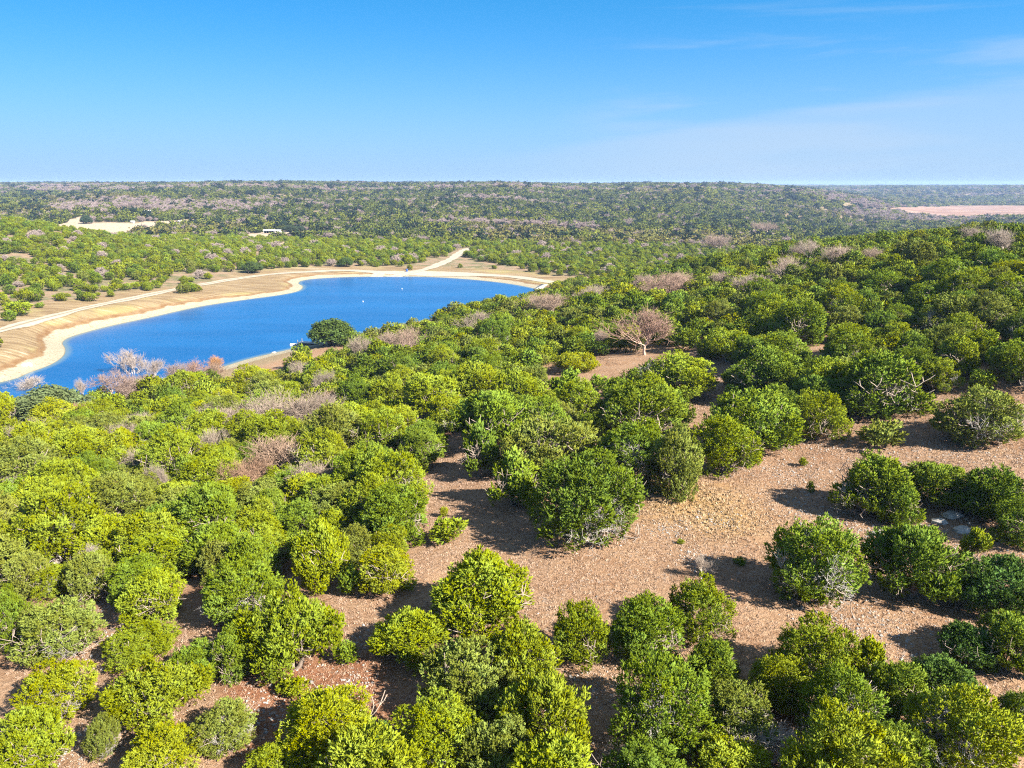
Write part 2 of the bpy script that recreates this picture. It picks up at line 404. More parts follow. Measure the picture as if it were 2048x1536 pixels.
def ground_mat():
    m = bpy.data.materials.new("ground_soil_and_dry_grass"); t = NT(m)
    p = t.pos()
    big = t.noise(p, 0.045, 5, 0.6); mid = t.noise(p, 0.32, 5, 0.6); fine = t.noise(p, 2.6, 4, 0.65); grit = t.noise(p, 9.0, 3, 0.7)
    grass = t.mix(t.ramp(mid, 0.32, 0.68), (0.204, 0.112, 0.060), (0.292, 0.180, 0.105))
    grass = t.mix(t.ramp(fine, 0.35, 0.75), grass, (0.340, 0.228, 0.146))
    grass = t.mix(t.ramp(grit, 0.52, 0.30), grass, (0.116, 0.065, 0.037))
    grass = t.mix(t.math('MULTIPLY', t.attr("yellow"), t.ramp(fine, 0.3, 0.6)), grass, (0.313, 0.194, 0.068))
    soil = t.mix(t.ramp(fine, 0.3, 0.7), (0.177, 0.071, 0.035), (0.245, 0.119, 0.065))
    near = t.mix(t.math('MULTIPLY', t.ramp(big, 0.50, 0.66), t.attr("soil")), grass, soil)
    # broken limestone lying in the soil
    vo = t.new("ShaderNodeTexVoronoi"); vo.inputs["Scale"].default_value = 2.4
    t.l.new(p, vo.inputs["Vector"])
    stone = t.math('MULTIPLY', t.ramp(vo.outputs["Distance"], 0.42, 0.26), t.ramp(t.noise(p, 0.9, 3), 0.50, 0.60))
    stone = t.math('MULTIPLY', stone, t.attr("rock"))
    near = t.mix(t.math('MULTIPLY', stone, 0.7), near, (0.300, 0.275, 0.245))
    # far side: paler stony pasture with scrub
    far = t.mix(t.ramp(t.noise(p, 0.11, 5, 0.62), 0.40, 0.62), (0.231, 0.160, 0.102), (0.116, 0.112, 0.051))
    far = t.mix(t.ramp(mid, 0.55, 0.75), far, (0.306, 0.245, 0.173))
    col = t.mix(t.attr("far"), near, far)
    col = t.mix(t.attr("field"), col, t.mix(t.ramp(t.noise(p, 0.012, 6, 0.7), 0.35, 0.65), (0.204, 0.119, 0.085), (0.286, 0.190, 0.136)))
    col = t.mix(t.attr("pale"), col, t.mix(t.ramp(mid, 0.3, 0.7), (0.299, 0.224, 0.150), (0.394, 0.320, 0.231)))
    # lake bank, by distance from the water
    sd = t.attr("shore")
    wob = t.math('MULTIPLY_ADD', t.noise(p, 0.11, 4), 5.0, -2.5)
    d = t.math('ADD', sd, wob)
    strp = t.noise(t.stretch(p, (0.05, 0.55, 0.3), (0, 0, math.radians(-38))), 1.0, 5, 0.6)
    bankg = t.mix(t.ramp(strp, 0.38, 0.60), (0.165, 0.110, 0.058), (0.265, 0.195, 0.108))
    bankg = t.mix(t.math('MULTIPLY', t.ramp(t.noise(p, 0.035, 3), 0.52, 0.66), 0.55), bankg, (0.285, 0.245, 0.095))
    bankg = t.mix(t.math('MULTIPLY', t.ramp(strp, 0.57, 0.66), t.ramp(t.noise(p, 0.03, 2), 0.45, 0.60)), bankg, (0.36, 0.31, 0.22))
    bankg = t.mix(t.ramp(fine, 0.50, 0.80), bankg, (0.12, 0.085, 0.045))
    rust = t.mix(t.ramp(mid, 0.3, 0.7), (0.150, 0.082, 0.036), (0.215, 0.140, 0.072))
    lime = t.mix(t.ramp(fine, 0.30, 0.62), (0.215, 0.180, 0.115), (0.325, 0.292, 0.215))
    lime = t.mix(t.ramp(t.noise(t.stretch(p, (0.5, 1.5, 1), (0, 0, 0.6)), 1.0, 4), 0.58, 0.70), lime, (0.185, 0.130, 0.075))
    wet = (0.156, 0.136, 0.088)
    b = t.mix(t.ramp(d, 8.2, 6.4), bankg, rust)
    b = t.mix(t.ramp(d, 5.6, 4.6), b, lime)
    nearrim = t.mix(t.ramp(t.math('ADD', sd, t.math('MULTIPLY', wob, 0.4)), 6.0, 4.4), t.mix(t.ramp(fine, 0.35, 0.7), (0.170, 0.122, 0.068), (0.265, 0.204, 0.122)), lime)
    b = t.mix(t.attr("nearside"), b, nearrim)
    b = t.mix(t.ramp(sd, 0.45, 0.05), b, wet)
    col = t.mix(t.attr("bank"), col, b)
    h = t.math('ADD', t.math('MULTIPLY', fine, 0.6), t.math('MULTIPLY', grit, 0.4))
    t.finish(t.principled(col, 0.95, 0.1, t.bump(h, 0.9, 0.35)))
    return m
M['ground'] = ground_mat()

def water_mat():
    m = bpy.data.materials.new("lake_water"); t = NT(m)
    p = t.pos()
    w1 = t.noise(t.stretch(p, (1.3, 0.55, 1), (0, 0, 0.5)), 1.1, 4, 0.6)
    w2 = t.noise(t.stretch(p, (0.35, 1.0, 1), (0, 0, 0.25)), 0.05, 4, 0.6)
    sd = t.attr("shore")
    deep = t.mix(t.ramp(w2, 0.35, 0.65), (0.003, 0.058, 0.178), (0.005, 0.075, 0.215))
    col = t.mix(t.ramp(sd, -2.6, -0.1), deep, (0.085, 0.135, 0.16))
    bsdf = t.principled(col, 0.22, 0.4, t.bump(w1, 0.16, 0.10))
    bsdf.inputs["IOR"].default_value = 1.33
    t.finish(bsdf)
    return m
M['water'] = water_mat()

def road_mat():
    m = bpy.data.materials.new("pale_gravel_road"); t = NT(m)
    a = t.attr("across")
    p = t.pos()
    n = t.noise(p, 0.7, 5)
    grav = t.mix(t.ramp(n, 0.3, 0.7), (0.272, 0.238, 0.184), (0.354, 0.313, 0.245))
    mid = t.math('SUBTRACT', 1.0, t.ramp(t.math('ABSOLUTE', a), 0.12, 0.26))
    edge = t.ramp(t.math('ABSOLUTE', a), 0.78, 0.95)
    k = t.math('MULTIPLY', t.math('MULTIPLY', mid, t.attr("double")), 0.75)
    c = t.mix(k, grav, (0.163, 0.129, 0.078))
    c = t.mix(t.math('MULTIPLY', edge, t.ramp(n, 0.35, 0.6)), c, (0.190, 0.136, 0.082))
    t.finish(t.principled(c, 0.95, 0.1))
    return m
M['road'] = road_mat()

# ------------------------------------------------------------------ ground sheet
def px_poly(px, n=None):
    a = np.array(px, float)
    return cast(a[:, 0], a[:, 1])[0][:, :2]
FIELDS = [px_poly(p) for p in (
    [(1770, 419), (1840, 413), (1900, 411), (2110, 410), (2110, 437), (1900, 437), (1840, 429)],
    [(1745, 379.5), (2110, 378.5), (2110, 381.5), (1900, 381.5)],
    [(1055, 369.5), (1130, 370.5), (1130, 373.5), (1055, 372.5)])]
PALES = [px_poly(p) for p in (
    [(495, 468), (560, 462), (650, 462), (668, 470), (560, 479), (495, 480)],
    [(100, 456), (140, 438), (205, 428), (215, 433), (165, 445), (262, 446), (410, 437), (412, 445), (300, 458), (120, 462)],
    [(862, 416), (891, 393), (899, 393), (875, 418)],
    [(545, 490), (580, 482), (572, 497), (548, 500)],
    [(285, 424), (306, 422), (306, 431), (285, 431)])]
def near_depth(P):
    """True on the camera's side of the lake"""
    a = P[:, 0] / np.maximum(P[:, 1], 1e-3)
    us = np.array([-700, 0, 200, 400, 560, 700, 890, 1060, 1078, 1300, 2048, 4000], float)
    ys = np.array([118, 172, 190, 208, 240, 265, 305, 352, 375, 400, 440, 440], float)
    return (P[:, 1] < np.interp(CU + a * F_PX, us, ys)) | (P[:, 1] < 100)
ROADS = {'dam': ([(-300, 742), (-120, 694), (0, 661), (60, 644), (125, 628), (190, 612), (250, 600), (330, 583), (400, 570), (470, 558), (540, 549), (610, 544), (690, 541), (760, 544), (830, 545.5), (900, 547),
                  (960, 549), (1020, 553), (1070, 559), (1120, 567), (1150, 573), (1180, 580)], 2.6),
         'branch': ([(760, 546), (815, 546), (850, 539), (880, 528), (905, 517), (914, 510.5), (922, 504), (935, 498.5), (948, 496)], 3.4)}
ROAD_W = {}
for k, (px, w) in ROADS.items():
    a = np.array(px, float); q = cast(a[:, 0], a[:, 1])[0][:, :2]
    c = catmull(np.r_[q], 8)[:(len(q) - 1) * 8]
    ROAD_W[k] = (c, w)
def road_dist(P):
    d = np.full(len(P), 999.0)
    m = (P[:, 1] > 120) & (P[:, 1] < 800) & (np.abs(P[:, 0]) < 420)
    if m.any():
        Q = P[m]; b = np.full(len(Q), 999.0)
        for c, w in ROAD_W.values(): b = np.minimum(b, seg_dist(Q, c[:-1:2], c[2::2] if len(c[2::2]) == len(c[:-1:2]) else np.r_[c[2::2], c[-1:]]))
        d[m] = b
    return d

def build_ground():
    th = np.radians(np.unique(np.r_[np.arange(-180, -52, 6.0), np.linspace(-52, -40, 25), np.linspace(-40, 40, 470), np.linspace(40, 52, 25), np.arange(52, 180, 6.0)]))
    rs = [1.0, 8.0, 16.0]
    while rs[-1] < 620: rs.append(rs[-1] * 1.0085)
    while rs[-1] < 9000: rs.append(rs[-1] * 1.025)
    rs = np.array(rs)
    T, R = np.meshgrid(th, rs)
    P = np.stack([R * np.sin(T), R * np.cos(T)], -1).reshape(-1, 2)
    sd = shore_sd(P)
    z = height(P, sd)
    rd = road_dist(P)
    nt, nr = len(th), len(rs)
    i = np.arange(nr - 1)[:, None] * nt + np.arange(nt)[None]
    j = np.arange(nr - 1)[:, None] * nt + (np.arange(nt)[None] + 1) % nt
    q = np.stack([i, j, j + nt, i + nt], -1).reshape(-1, 4)
    c0 = len(P)
    P3 = np.r_[np.c_[P, z], [[0, 0, z[:nt].mean()]]]
    fan = np.stack([np.full(nt, c0), (np.arange(nt) + 1) % nt, np.arange(nt)], -1)
    ns = near_depth(P)
    r = np.hypot(P[:, 0], P[:, 1])
    far = np.where(ns, sstep(260, 420, r), 1.0)
    bank = np.where(ns, 1 - sstep(10, 16, sd), np.where(sd < 60, 1 - sstep(34, 44, sd), 0))
    # the dam face runs up to the road on the far side
    beyond = (~ns) & (rd < 40)
    field = np.zeros(len(P)); pale = np.zeros(len(P))
    for f in FIELDS: field[inside(P, f)] = 1
    for f in PALES: pale[inside(P, f)] = 1
    rock = np.clip(0.25 + 2.6 * fbm(P[:, 0] / 14, P[:, 1] / 14, 21), 0, 1)
    for (u, v, s, a) in ROCKY:
        g = cast(u, v)[0][0]
        rock = np.maximum(rock, a * np.exp(-((P - g[:2]) ** 2).sum(1) / (s * s)))
    soil = np.zeros(len(P)) + 0.3
    for (u, v, s) in ((560, 1385, 9), (380, 1230, 6), (1230, 745, 14), (700, 1300, 5), (1300, 700, 16), (60, 1500, 7)):
        g = cast(u, v)[0][0]
        soil = np.maximum(soil, 1.6 * np.exp(-((P - g[:2]) ** 2).sum(1) / (s * s)))
    yel = np.zeros(len(P))
    for (u, v, s) in ((1385, 1005, 5.5), (1440, 1035, 4.0), (1345, 1010, 3)):
        g = cast(u, v)[0][0]
        yel = np.maximum(yel, np.exp(-((P - g[:2]) ** 2).sum(1) / (s * s)))
    ex = lambda a, v=0.0: np.r_[a, v]
    me = np_mesh("ground", P3, [q, fan], M['ground'], {
        "shore": ('FLOAT', ex(np.clip(sd, -20, 99), 99)), "far": ('FLOAT', ex(far)), "bank": ('FLOAT', ex(bank)), "nearside": ('FLOAT', ex(ns.astype(float), 1)),
        "field": ('FLOAT', ex(field)), "pale": ('FLOAT', ex(pale)), "rock": ('FLOAT', ex(rock)), "soil": ('FLOAT', ex(soil)), "yellow": ('FLOAT', ex(yel))}, smooth=True)
    return tag(link("ground", me), kind="structure")
ROCKY = [(1340, 1060, 2.0, 1), (1440, 1040, 2.2, 1), (1390, 1115, 1.6, 1), (1620, 1000, 5.5, 1.0), (1640, 1035, 2.5, 1), (1900, 900, 12, 1), (1650, 885, 4, 0.8), (1930, 1110, 5, 1), (1750, 1065, 2.5, 1), (1720, 1240, 3.5, 1.0),
         (1570, 940, 4, 0.8), (1180, 1380, 2.2, 1), (230, 1210, 3, 1), (215, 1290, 2.5, 1), (130, 1510, 2.5, 1), (1900, 1050, 4, 1), (560, 1380, 2.5, 0.7), (1170, 800, 6, 0.8), (1440, 790, 6, 1), (1600, 720, 6, 0.8), (720, 1290, 2, 0.8),
         (1780, 1290, 4, 0.8), (540, 1440, 2.0, 0.8), (700, 1370, 1.5, 0.8)]
ground = build_ground()

# ------------------------------------------------------------------ lake
def build_water():
    poly = SHORE
    lo, hi = poly.min(0) - 14, poly.max(0) + 14
    st = 3.0
    xs, ys = np.arange(lo[0], hi[0], st), np.arange(lo[1], hi[1], st)
    X, Y = np.meshgrid(xs, ys); P = np.stack([X, Y], -1).reshape(-1, 2)
    sd = shore_sd(P)
    idx = np.arange(len(P)).reshape(X.shape)
    q = np.stack([idx[:-1, :-1], idx[:-1, 1:], idx[1:, 1:], idx[1:, :-1]], -1).reshape(-1, 4)
    keep = (sd[q] < 9).any(1)
    q = q[keep]
    used = np.unique(q); remap = np.zeros(len(P), int); remap[used] = np.arange(len(used))
    me = np_mesh("lake_water", np.c_[P[used], np.zeros(len(used))], [remap[q]], M['water'], {"shore": ('FLOAT', np.clip(sd[used], -30, 9))}, smooth=True)
    return tag(link("lake_water", me), kind="structure")
build_water()

# ------------------------------------------------------------------ gravel roads
def build_road(name, c, w, double, wide=None):
    s = np.r_[0, np.cumsum(np.hypot(*np.diff(c, axis=0).T))]
    n = int(s[-1] / 1.5); ss = np.linspace(0, s[-1], n)
    x, y = np.interp(ss, s, c[:, 0]), np.interp(ss, s, c[:, 1])
    tx, ty = np.gradient(x), np.gradient(y); L = np.hypot(tx, ty); nx, ny = -ty / L, tx / L
    ac = np.linspace(-1, 1, 9)
    ww = w * (1 + 0.12 * np.sin(ss * 0.09) + 0.1 * np.sin(ss * 0.31))
    if wide is not None: ww = ww + wide(x, y)
    P = np.stack([x[:, None] + nx[:, None] * ac * ww[:, None], y[:, None] + ny[:, None] * ac * ww[:, None]], -1).reshape(-1, 2)
    z = height(P) + 0.10 + 0.03 * (name != "gravel_road")
    i = np.arange(n - 1)[:, None] * 9 + np.arange(8)[None]
    q = np.stack([i, i + 1, i + 10, i + 9], -1).reshape(-1, 4)
    db = np.repeat(double(x, y), 9)
    me = np_mesh(name, np.c_[P, z], [q], M['road'], {"across": ('FLOAT', np.tile(ac, n)), "double": ('FLOAT', db)}, smooth=True)
    return tag(link(name, me), kind="structure")
_jx, _jy = cast(800, 546)[0][0][:2]
build_road("gravel_road", *ROAD_W['dam'], lambda x, y: 1 - np.exp(-(((x - _jx) / 60) ** 2 + ((y - _jy) / 60) ** 2)) * 1.0 - 0.7 * sstep(_jx, _jx + 20, x),
           lambda x, y: 2.0 * np.exp(-(((x - _jx) / 45) ** 2 + ((y - _jy) / 45) ** 2)) + 2.2 * sstep(_jx - 10, _jx + 25, x))
build_road("side_road", *ROAD_W['branch'], lambda x, y: 0.25 + 0 * x)

# ------------------------------------------------------------------ plants: mesh builders
def unit(v): return v / np.maximum(np.linalg.norm(v, axis=-1, keepdims=True), 1e-9)
def rand_dirs(rng, n):
    return unit(rng.normal(size=(n, 3)))
def lobes(rng, n, flat=0.9, spread=0.62, rr=(0.26, 0.42), core=0.66, low=-0.55):
    d = rand_dirs(rng, n * 4); d = d[d[:, 2] > low][:n]
    sp = spread * rng.uniform(0.72, 1.18, len(d))
    c = d * sp[:, None]; c[:, 2] *= flat
    r = rng.uniform(*rr, len(d))
    c = np.r_[c, [[0, 0, -0.05]]]; r = np.r_[r, core]
    return c, r
def crown_mesh(name, rng, n_lobes=22, n_sprays=700, tufts=5, blades=5, spray=(0.13, 0.22), fat=0.42, tuft=0.5, wid=0.34, mat=None, flat=0.9, up=0.8, spread=0.62, rr=(0.26, 0.42), core=0.62, low=-0.9, leafy=False, cone=0.0, inner=0.12, skirt=0.18):
    """crown of width 2 and height about 2, its foot at z = 0: upright sprays of twigs on the skin of many overlapping lobes"""
    c, r = lobes(rng, n_lobes, flat, spread, rr, core, low)
    c[:, :2] *= (1 - cone * (c[:, 2:3] * 0.5 + 0.5)) * (1 + skirt * np.clip(-c[:, 2:3] * 2.0, -0.6, 1.0))
    p = r ** 2 / (r ** 2).sum()
    n = n_sprays * 4
    k = rng.choice(len(c), n, p=p)
    d = rand_dirs(rng, n)
    depth = np.where(rng.random(n) < inner, rng.uniform(0.5, 0.85, n), rng.uniform(0.88, 1.04, n))
    P = c[k] + d * (r[k] * depth)[:, None]
    sdf = np.full(n, 9.0)
    for cc, r2 in zip(c, r):
        sdf = np.minimum(sdf, np.linalg.norm(P - cc, axis=1) - r2)
    ok = (sdf > -0.12 * rng.random(n) - 0.03 - 0.25 * (depth < 0.9)) & (P[:, 2] > -0.88)
    hole = np.sin(P[:, 0] * 7 + c[0, 0] * 40) * np.sin(P[:, 1] * 7.3 + 1) * np.sin(P[:, 2] * 6.1 + 2)
    ok &= rng.random(n) > np.clip(hole * 1.6 - 0.3, 0, 0.85)
    P, d, k = P[ok][:n_sprays], d[ok][:n_sprays], k[ok][:n_sprays]
    n = len(P)
    s = rng.uniform(*spray, n)
    out = unit(d + 0.35 * unit(P))
    ax = unit(out * 0.8 + np.array([0, 0, up]) + rng.normal(size=(n, 3)) * 0.16)
    if leafy: ax = unit(out + rng.normal(size=(n, 3)) * 0.3)
    # tufts round the axis of each spray, closing to its point
    T = tufts; h = np.tile(np.linspace(0.0, 0.8, T), n) + rng.uniform(-0.08, 0.08, n * T)
    axr, sr, outr = np.repeat(ax, T, 0), np.repeat(s, T), np.repeat(out, T, 0)
    rad = unit(np.cross(axr, rand_dirs(rng, n * T)))
    Pt = np.repeat(P, T, 0) + axr * (sr * (h - 0.35))[:, None] + rad * (sr * fat * (1.0 - 0.85 * np.clip(h, 0, 1)))[:, None]
    nrm = unit(rad * (0.75 * (1 - 0.6 * np.clip(h, 0, 1)))[:, None] + outr * 0.55 + np.array([0, 0, 0.30]))
    hr = np.clip(h, 0, 1)
    B = blades; m = n * T
    aB, sB = np.repeat(unit(axr + rad * 0.55 * (1 - hr)[:, None]), B, 0), np.repeat(sr * tuft, B) * rng.uniform(0.65, 1.2, m * B)
    if leafy:
        root = np.repeat(Pt, B, 0) + rng.normal(size=(m * B, 3)) * (sB * 0.6)[:, None]
        dirn = unit(aB * 0.5 + rng.normal(size=(m * B, 3)) * 0.75)
    else:
        root = np.repeat(Pt, B, 0) + rng.normal(size=(m * B, 3)) * (sB * 0.20)[:, None]
        dirn = unit(aB + rng.normal(size=(m * B, 3)) * 0.34)
    side = unit(np.cross(dirn, rand_dirs(rng, m * B)))
    w = sB * wid
    mid = root + dirn * (sB * 0.45)[:, None]
    V = np.stack([root, mid + side * w[:, None] * 0.75, root + dirn * sB[:, None], mid - side * w[:, None] * 0.75], 1).reshape(-1, 3)
    q = np.arange(m * B * 4).reshape(-1, 4)
    V[:, 2] += 0.90
    tip = (np.tile([0.0, 0.6, 1.0, 0.6], m * B) * 0.6 + 0.4 * np.repeat(hr, B * 4))
    patch = 0.5 + 0.5 * np.sin(c[k, 0] * 9 + c[k, 2] * 5 + 3 * c[k, 1])
    var = np.repeat(np.clip(0.5 * rng.random(n) + 0.5 * patch, 0, 1), T * B * 4)
    V[:, :2] /= 1.02
    return np_mesh(name, V, [q], mat, {"tip": ('FLOAT', tip), "var": ('FLOAT', var), "nrm": ('FLOAT_VECTOR', np.repeat(nrm, B * 4, 0))})

def tubes(segs, sides=3):
    """segs: list of (p0, p1, r0, r1, tip0, tip1)"""
    S = np.array([np.r_[a, b, r0, r1, t0, t1] for a, b, r0, r1, t0, t1 in segs])
    a, b = S[:, :3], S[:, 3:6]; d = unit(b - a)
    ref = np.where(np.abs(d[:, 2:3]) > 0.9, np.array([[1.0, 0, 0]]), np.array([[0, 0, 1.0]]))
    x = unit(np.cross(d, ref)); y = np.cross(d, x)
    V, Tp = [], []
    ang = np.arange(sides) * 2 * math.pi / sides
    for e, rr, tt in ((a, S[:, 6], S[:, 8]), (b, S[:, 7], S[:, 9])):
        V.append(e[:, None] + (x[:, None] * np.cos(ang)[None, :, None] + y[:, None] * np.sin(ang)[None, :, None]) * rr[:, None, None])
        Tp.append(np.repeat(tt[:, None], sides, 1))
    V = np.stack(V, 1).reshape(-1, 3); Tp = np.stack(Tp, 1).reshape(-1)
    base = np.arange(len(S))[:, None] * 2 * sides; i = np.arange(sides)[None]; j = (i + 1) % sides
    q = np.stack([base + i, base + j, base + sides + j, base + sides + i], -1).reshape(-1, 4)
    return V, q, Tp
def skeleton(rng, levels, kids, L0=0.5, ratio=0.66, r0=0.05, spread=0.75, lift=0.35, trunks=1, wob=0.18, rmin=0.004, lean=0.25, tipbase=0.0):
    segs = []
    def grow(p, d, L, r, lv):
        nseg = 3 if lv < levels else 2
        for i in range(nseg):
            d = unit(d + rng.normal(size=3) * wob + np.array([0, 0, lift * 0.16]))
            q = p + d * (L / nseg); r1 = max(r * 0.80, rmin)
            segs.append((p, q, r, r1, lv / levels, lv / levels)); p, r = q, r1
            if lv < levels and (i > 0 or lv > 0):
                for _ in range(kids[lv] if i == nseg - 1 else max(0, kids[lv] - 2)):
                    dd = unit(d * (1 - spread * 0.55) + unit(rng.normal(size=3)) * spread + np.array([0, 0, lift * 0.5]))
                    grow(p, dd, L * ratio * rng.uniform(0.75, 1.2), max(r * 0.66, rmin), lv + 1)
    for k in range(trunks):
        a = rng.uniform(0, 6.28)
        grow(np.array([0.02 * math.cos(a), 0.02 * math.sin(a), -0.03]), unit(np.array([math.cos(a) * lean, math.sin(a) * lean, 1.0])), L0, r0, 0)
    return segs
def skel_mesh(name, rng, mat, fit=None, **kw):
    segs = skeleton(rng, **kw)
    V, q, T = tubes(segs)
    if fit:
        hw, hh = np.percentile(np.abs(V[:, :2]), 97), np.percentile(V[:, 2], 99)
        V[:, :2] *= fit[0] / hw; V[:, 2] *= fit[1] / hh
    return np_mesh(name, V, [q], mat, {"tip": ('FLOAT', T)})

R = np.random.default_rng
N_J = 12
JUN = [crown_mesh("juniper_crown", R(100 + i), n_lobes=[40, 30, 46, 36, 28, 42, 34, 40, 50, 30, 36, 44][i], n_sprays=[1150, 1000, 1300][i % 3], tufts=5, blades=6, tuft=0.42,
                  spray=[(0.12, 0.21), (0.145, 0.25), (0.105, 0.185)][i % 3], wid=0.25, up=[0.9, 1.2, 0.7][i % 3], flat=[0.9, 0.8, 0.95, 0.9, 1.0, 0.85, 0.9, 0.75, 0.9, 1.0, 0.85, 0.95][i], spread=[0.70, 0.76, 0.68, 0.74, 0.66, 0.76, 0.7, 0.78, 0.7, 0.64, 0.78, 0.72][i],
                  rr=[(0.20, 0.33), (0.22, 0.38), (0.17, 0.30), (0.20, 0.34)][i % 4], core=[0.55, 0.45, 0.52, 0.48][i % 4], cone=[0.15, 0.0, 0.3, 0.1, 0.35, 0.0][i % 6], mat=M['juniper']) for i in range(N_J)]
JTHIN = [crown_mesh("thin_juniper_crown", R(150 + i), n_lobes=16, n_sprays=330, spray=(0.18, 0.32), spread=0.70, rr=(0.16, 0.28), core=0.25, cone=0.25, up=1.2, mat=M['juniper']) for i in range(3)]
JBUSH = [crown_mesh("bush_crown", R(170 + i), n_lobes=10, n_sprays=110, tufts=4, spray=(0.26, 0.46), spread=0.55, rr=(0.3, 0.46), core=0.5, mat=M['juniper']) for i in range(3)]
JTRUNK = [skel_mesh("juniper_trunk", R(200 + i), M['bark'], (0.72, 1.35), levels=3, kids=[3, 3, 2], L0=0.45, ratio=0.72, r0=0.075, trunks=3, lean=0.7, rmin=0.008) for i in range(5)]
JDEAD = [skel_mesh("dead_twigs", R(220 + i), M['dead'], (0.83, 1.62), levels=4, kids=[3, 3, 3, 3], L0=0.5, ratio=0.70, r0=0.024, trunks=3, lean=0.8, rmin=0.0030) for i in range(4)]
BARE = [skel_mesh("bare_branches", R(240 + i), M['bare'], (1.0, 2.0), levels=4, kids=[[4, 4, 3, 3], [4, 3, 3, 3], [3, 4, 3, 4], [4, 4, 3, 3], [4, 3, 3, 3]][i], L0=0.62, ratio=[0.80, 0.74, 0.84, 0.76, 0.72][i], r0=0.055, spread=[0.62, 0.70, 0.55, 0.66, 0.72][i],
                  lift=[0.55, 0.35, 0.7, 0.45, 0.5][i], trunks=[1, 3, 1, 2, 4][i], lean=[0.2, 0.6, 0.2, 0.45, 0.7][i], rmin=0.0040, wob=0.24) for i in range(5)]
OAK = [crown_mesh("oak_crown", R(260 + i), n_lobes=34, n_sprays=1000, tufts=4, blades=5, spray=(0.10, 0.17), fat=0.6, tuft=0.55, wid=0.6, flat=0.82, spread=0.70, rr=(0.20, 0.32), core=0.58, up=0.25, leafy=True, low=-0.5, skirt=0.1, mat=M['oak']) for i in range(2)]
FARJ = [crown_mesh("woodland_crown", R(300 + i), n_lobes=14, n_sprays=300, tufts=3, blades=4, spray=(0.18, 0.29), fat=0.5, tuft=0.6, wid=0.32, spread=0.64, rr=(0.26, 0.40), core=0.55, flat=0.85, mat=M['juniper_far'], inner=0.03) for i in range(4)]
FARD = [crown_mesh("distant_crown", R(320 + i), n_lobes=7, n_sprays=50, tufts=2, blades=2, spray=(0.45, 0.7), fat=0.5, tuft=0.9, wid=0.55, spread=0.5, rr=(0.36, 0.52), core=0.6, flat=0.8, mat=M['juniper_far'], inner=0.0, leafy=True) for i in range(3)]
FARB = [skel_mesh("distant_bare_crown", R(340 + i), M['bare_far'], (1.0, 1.8), levels=4, kids=[4, 3, 3, 3], L0=0.62, ratio=0.72, r0=0.04, spread=0.75, lift=0.4, trunks=2, lean=0.4, rmin=0.013) for i in range(2)]

# ------------------------------------------------------------------ single plants
TINT = {'y': (0.288, 0.336, 0.0230), 'g': (0.218, 0.288, 0.0276), 'd': (0.174, 0.244, 0.0276), 'o': (0.246, 0.275, 0.0483), 'Y': (0.340, 0.360, 0.0172), 'b': (0.126, 0.207, 0.0403)}  # tint b has bluish shade put into the colour of junipers standing in shadow
TWORD = {'y': 'yellow-green', 'g': 'bright green', 'd': 'dark green', 'o': 'olive', 'Y': 'golden green', 'b': 'shade-toned green'}
rg = random.Random(11)
def place_box(items, lift_k=0.92):
    """boxes seen in the photograph (u, v of the crown's middle, width, height) -> stem foot, half width, half height"""
    a = np.array([(i[0], i[1], i[2], i[3]) for i in items], float)
    out_b = np.full(len(a), 3.0)
    for _ in range(3):
        P, t = cast(a[:, 0], a[:, 1], out_b * lift_k)
        hw = a[:, 2] / 2 * t / F_PX
        hp = a[:, 3] / 2 * t / F_PX
        d = ray(a[:, 0], a[:, 1]); sa = -d[:, 2] / np.linalg.norm(d, axis=1); ca = np.sqrt(1 - sa * sa)
        b = np.sqrt(np.maximum(hp ** 2 - (hw * sa) ** 2, (0.5 * hw * ca) ** 2)) / ca
        out_b = np.clip(b, 0.5 * hw, 2.0 * hw)
    return P, hw, out_b, t
count = {'part': 0}
def plant(name, parts, foot, sx, sz, rz, color, lean=(0, 0)):
    """an Empty at the foot of the stem with one child per part; parts = [(part name, mesh, colour or None, scale k)]"""
    root = link(name, None, None, tuple(foot))
    root.rotation_euler = (lean[0], lean[1], rz)
    root.empty_display_size = 0.5
    for pn, me, pc, k in parts:
        c = link(pn, me, root)
        c.scale = (sx * k, sx * k, sz * k)
        c.color = (*(pc or color), 1)
    return root
def jitter(c, amt=0.12):
    f = rg.uniform(1 - amt, 1 + amt); h = rg.uniform(-amt, amt)
    return (c[0] * f * (1 + h * 0.4), c[1] * f, c[2] * f)
BARK_T = (1, 1, 1)

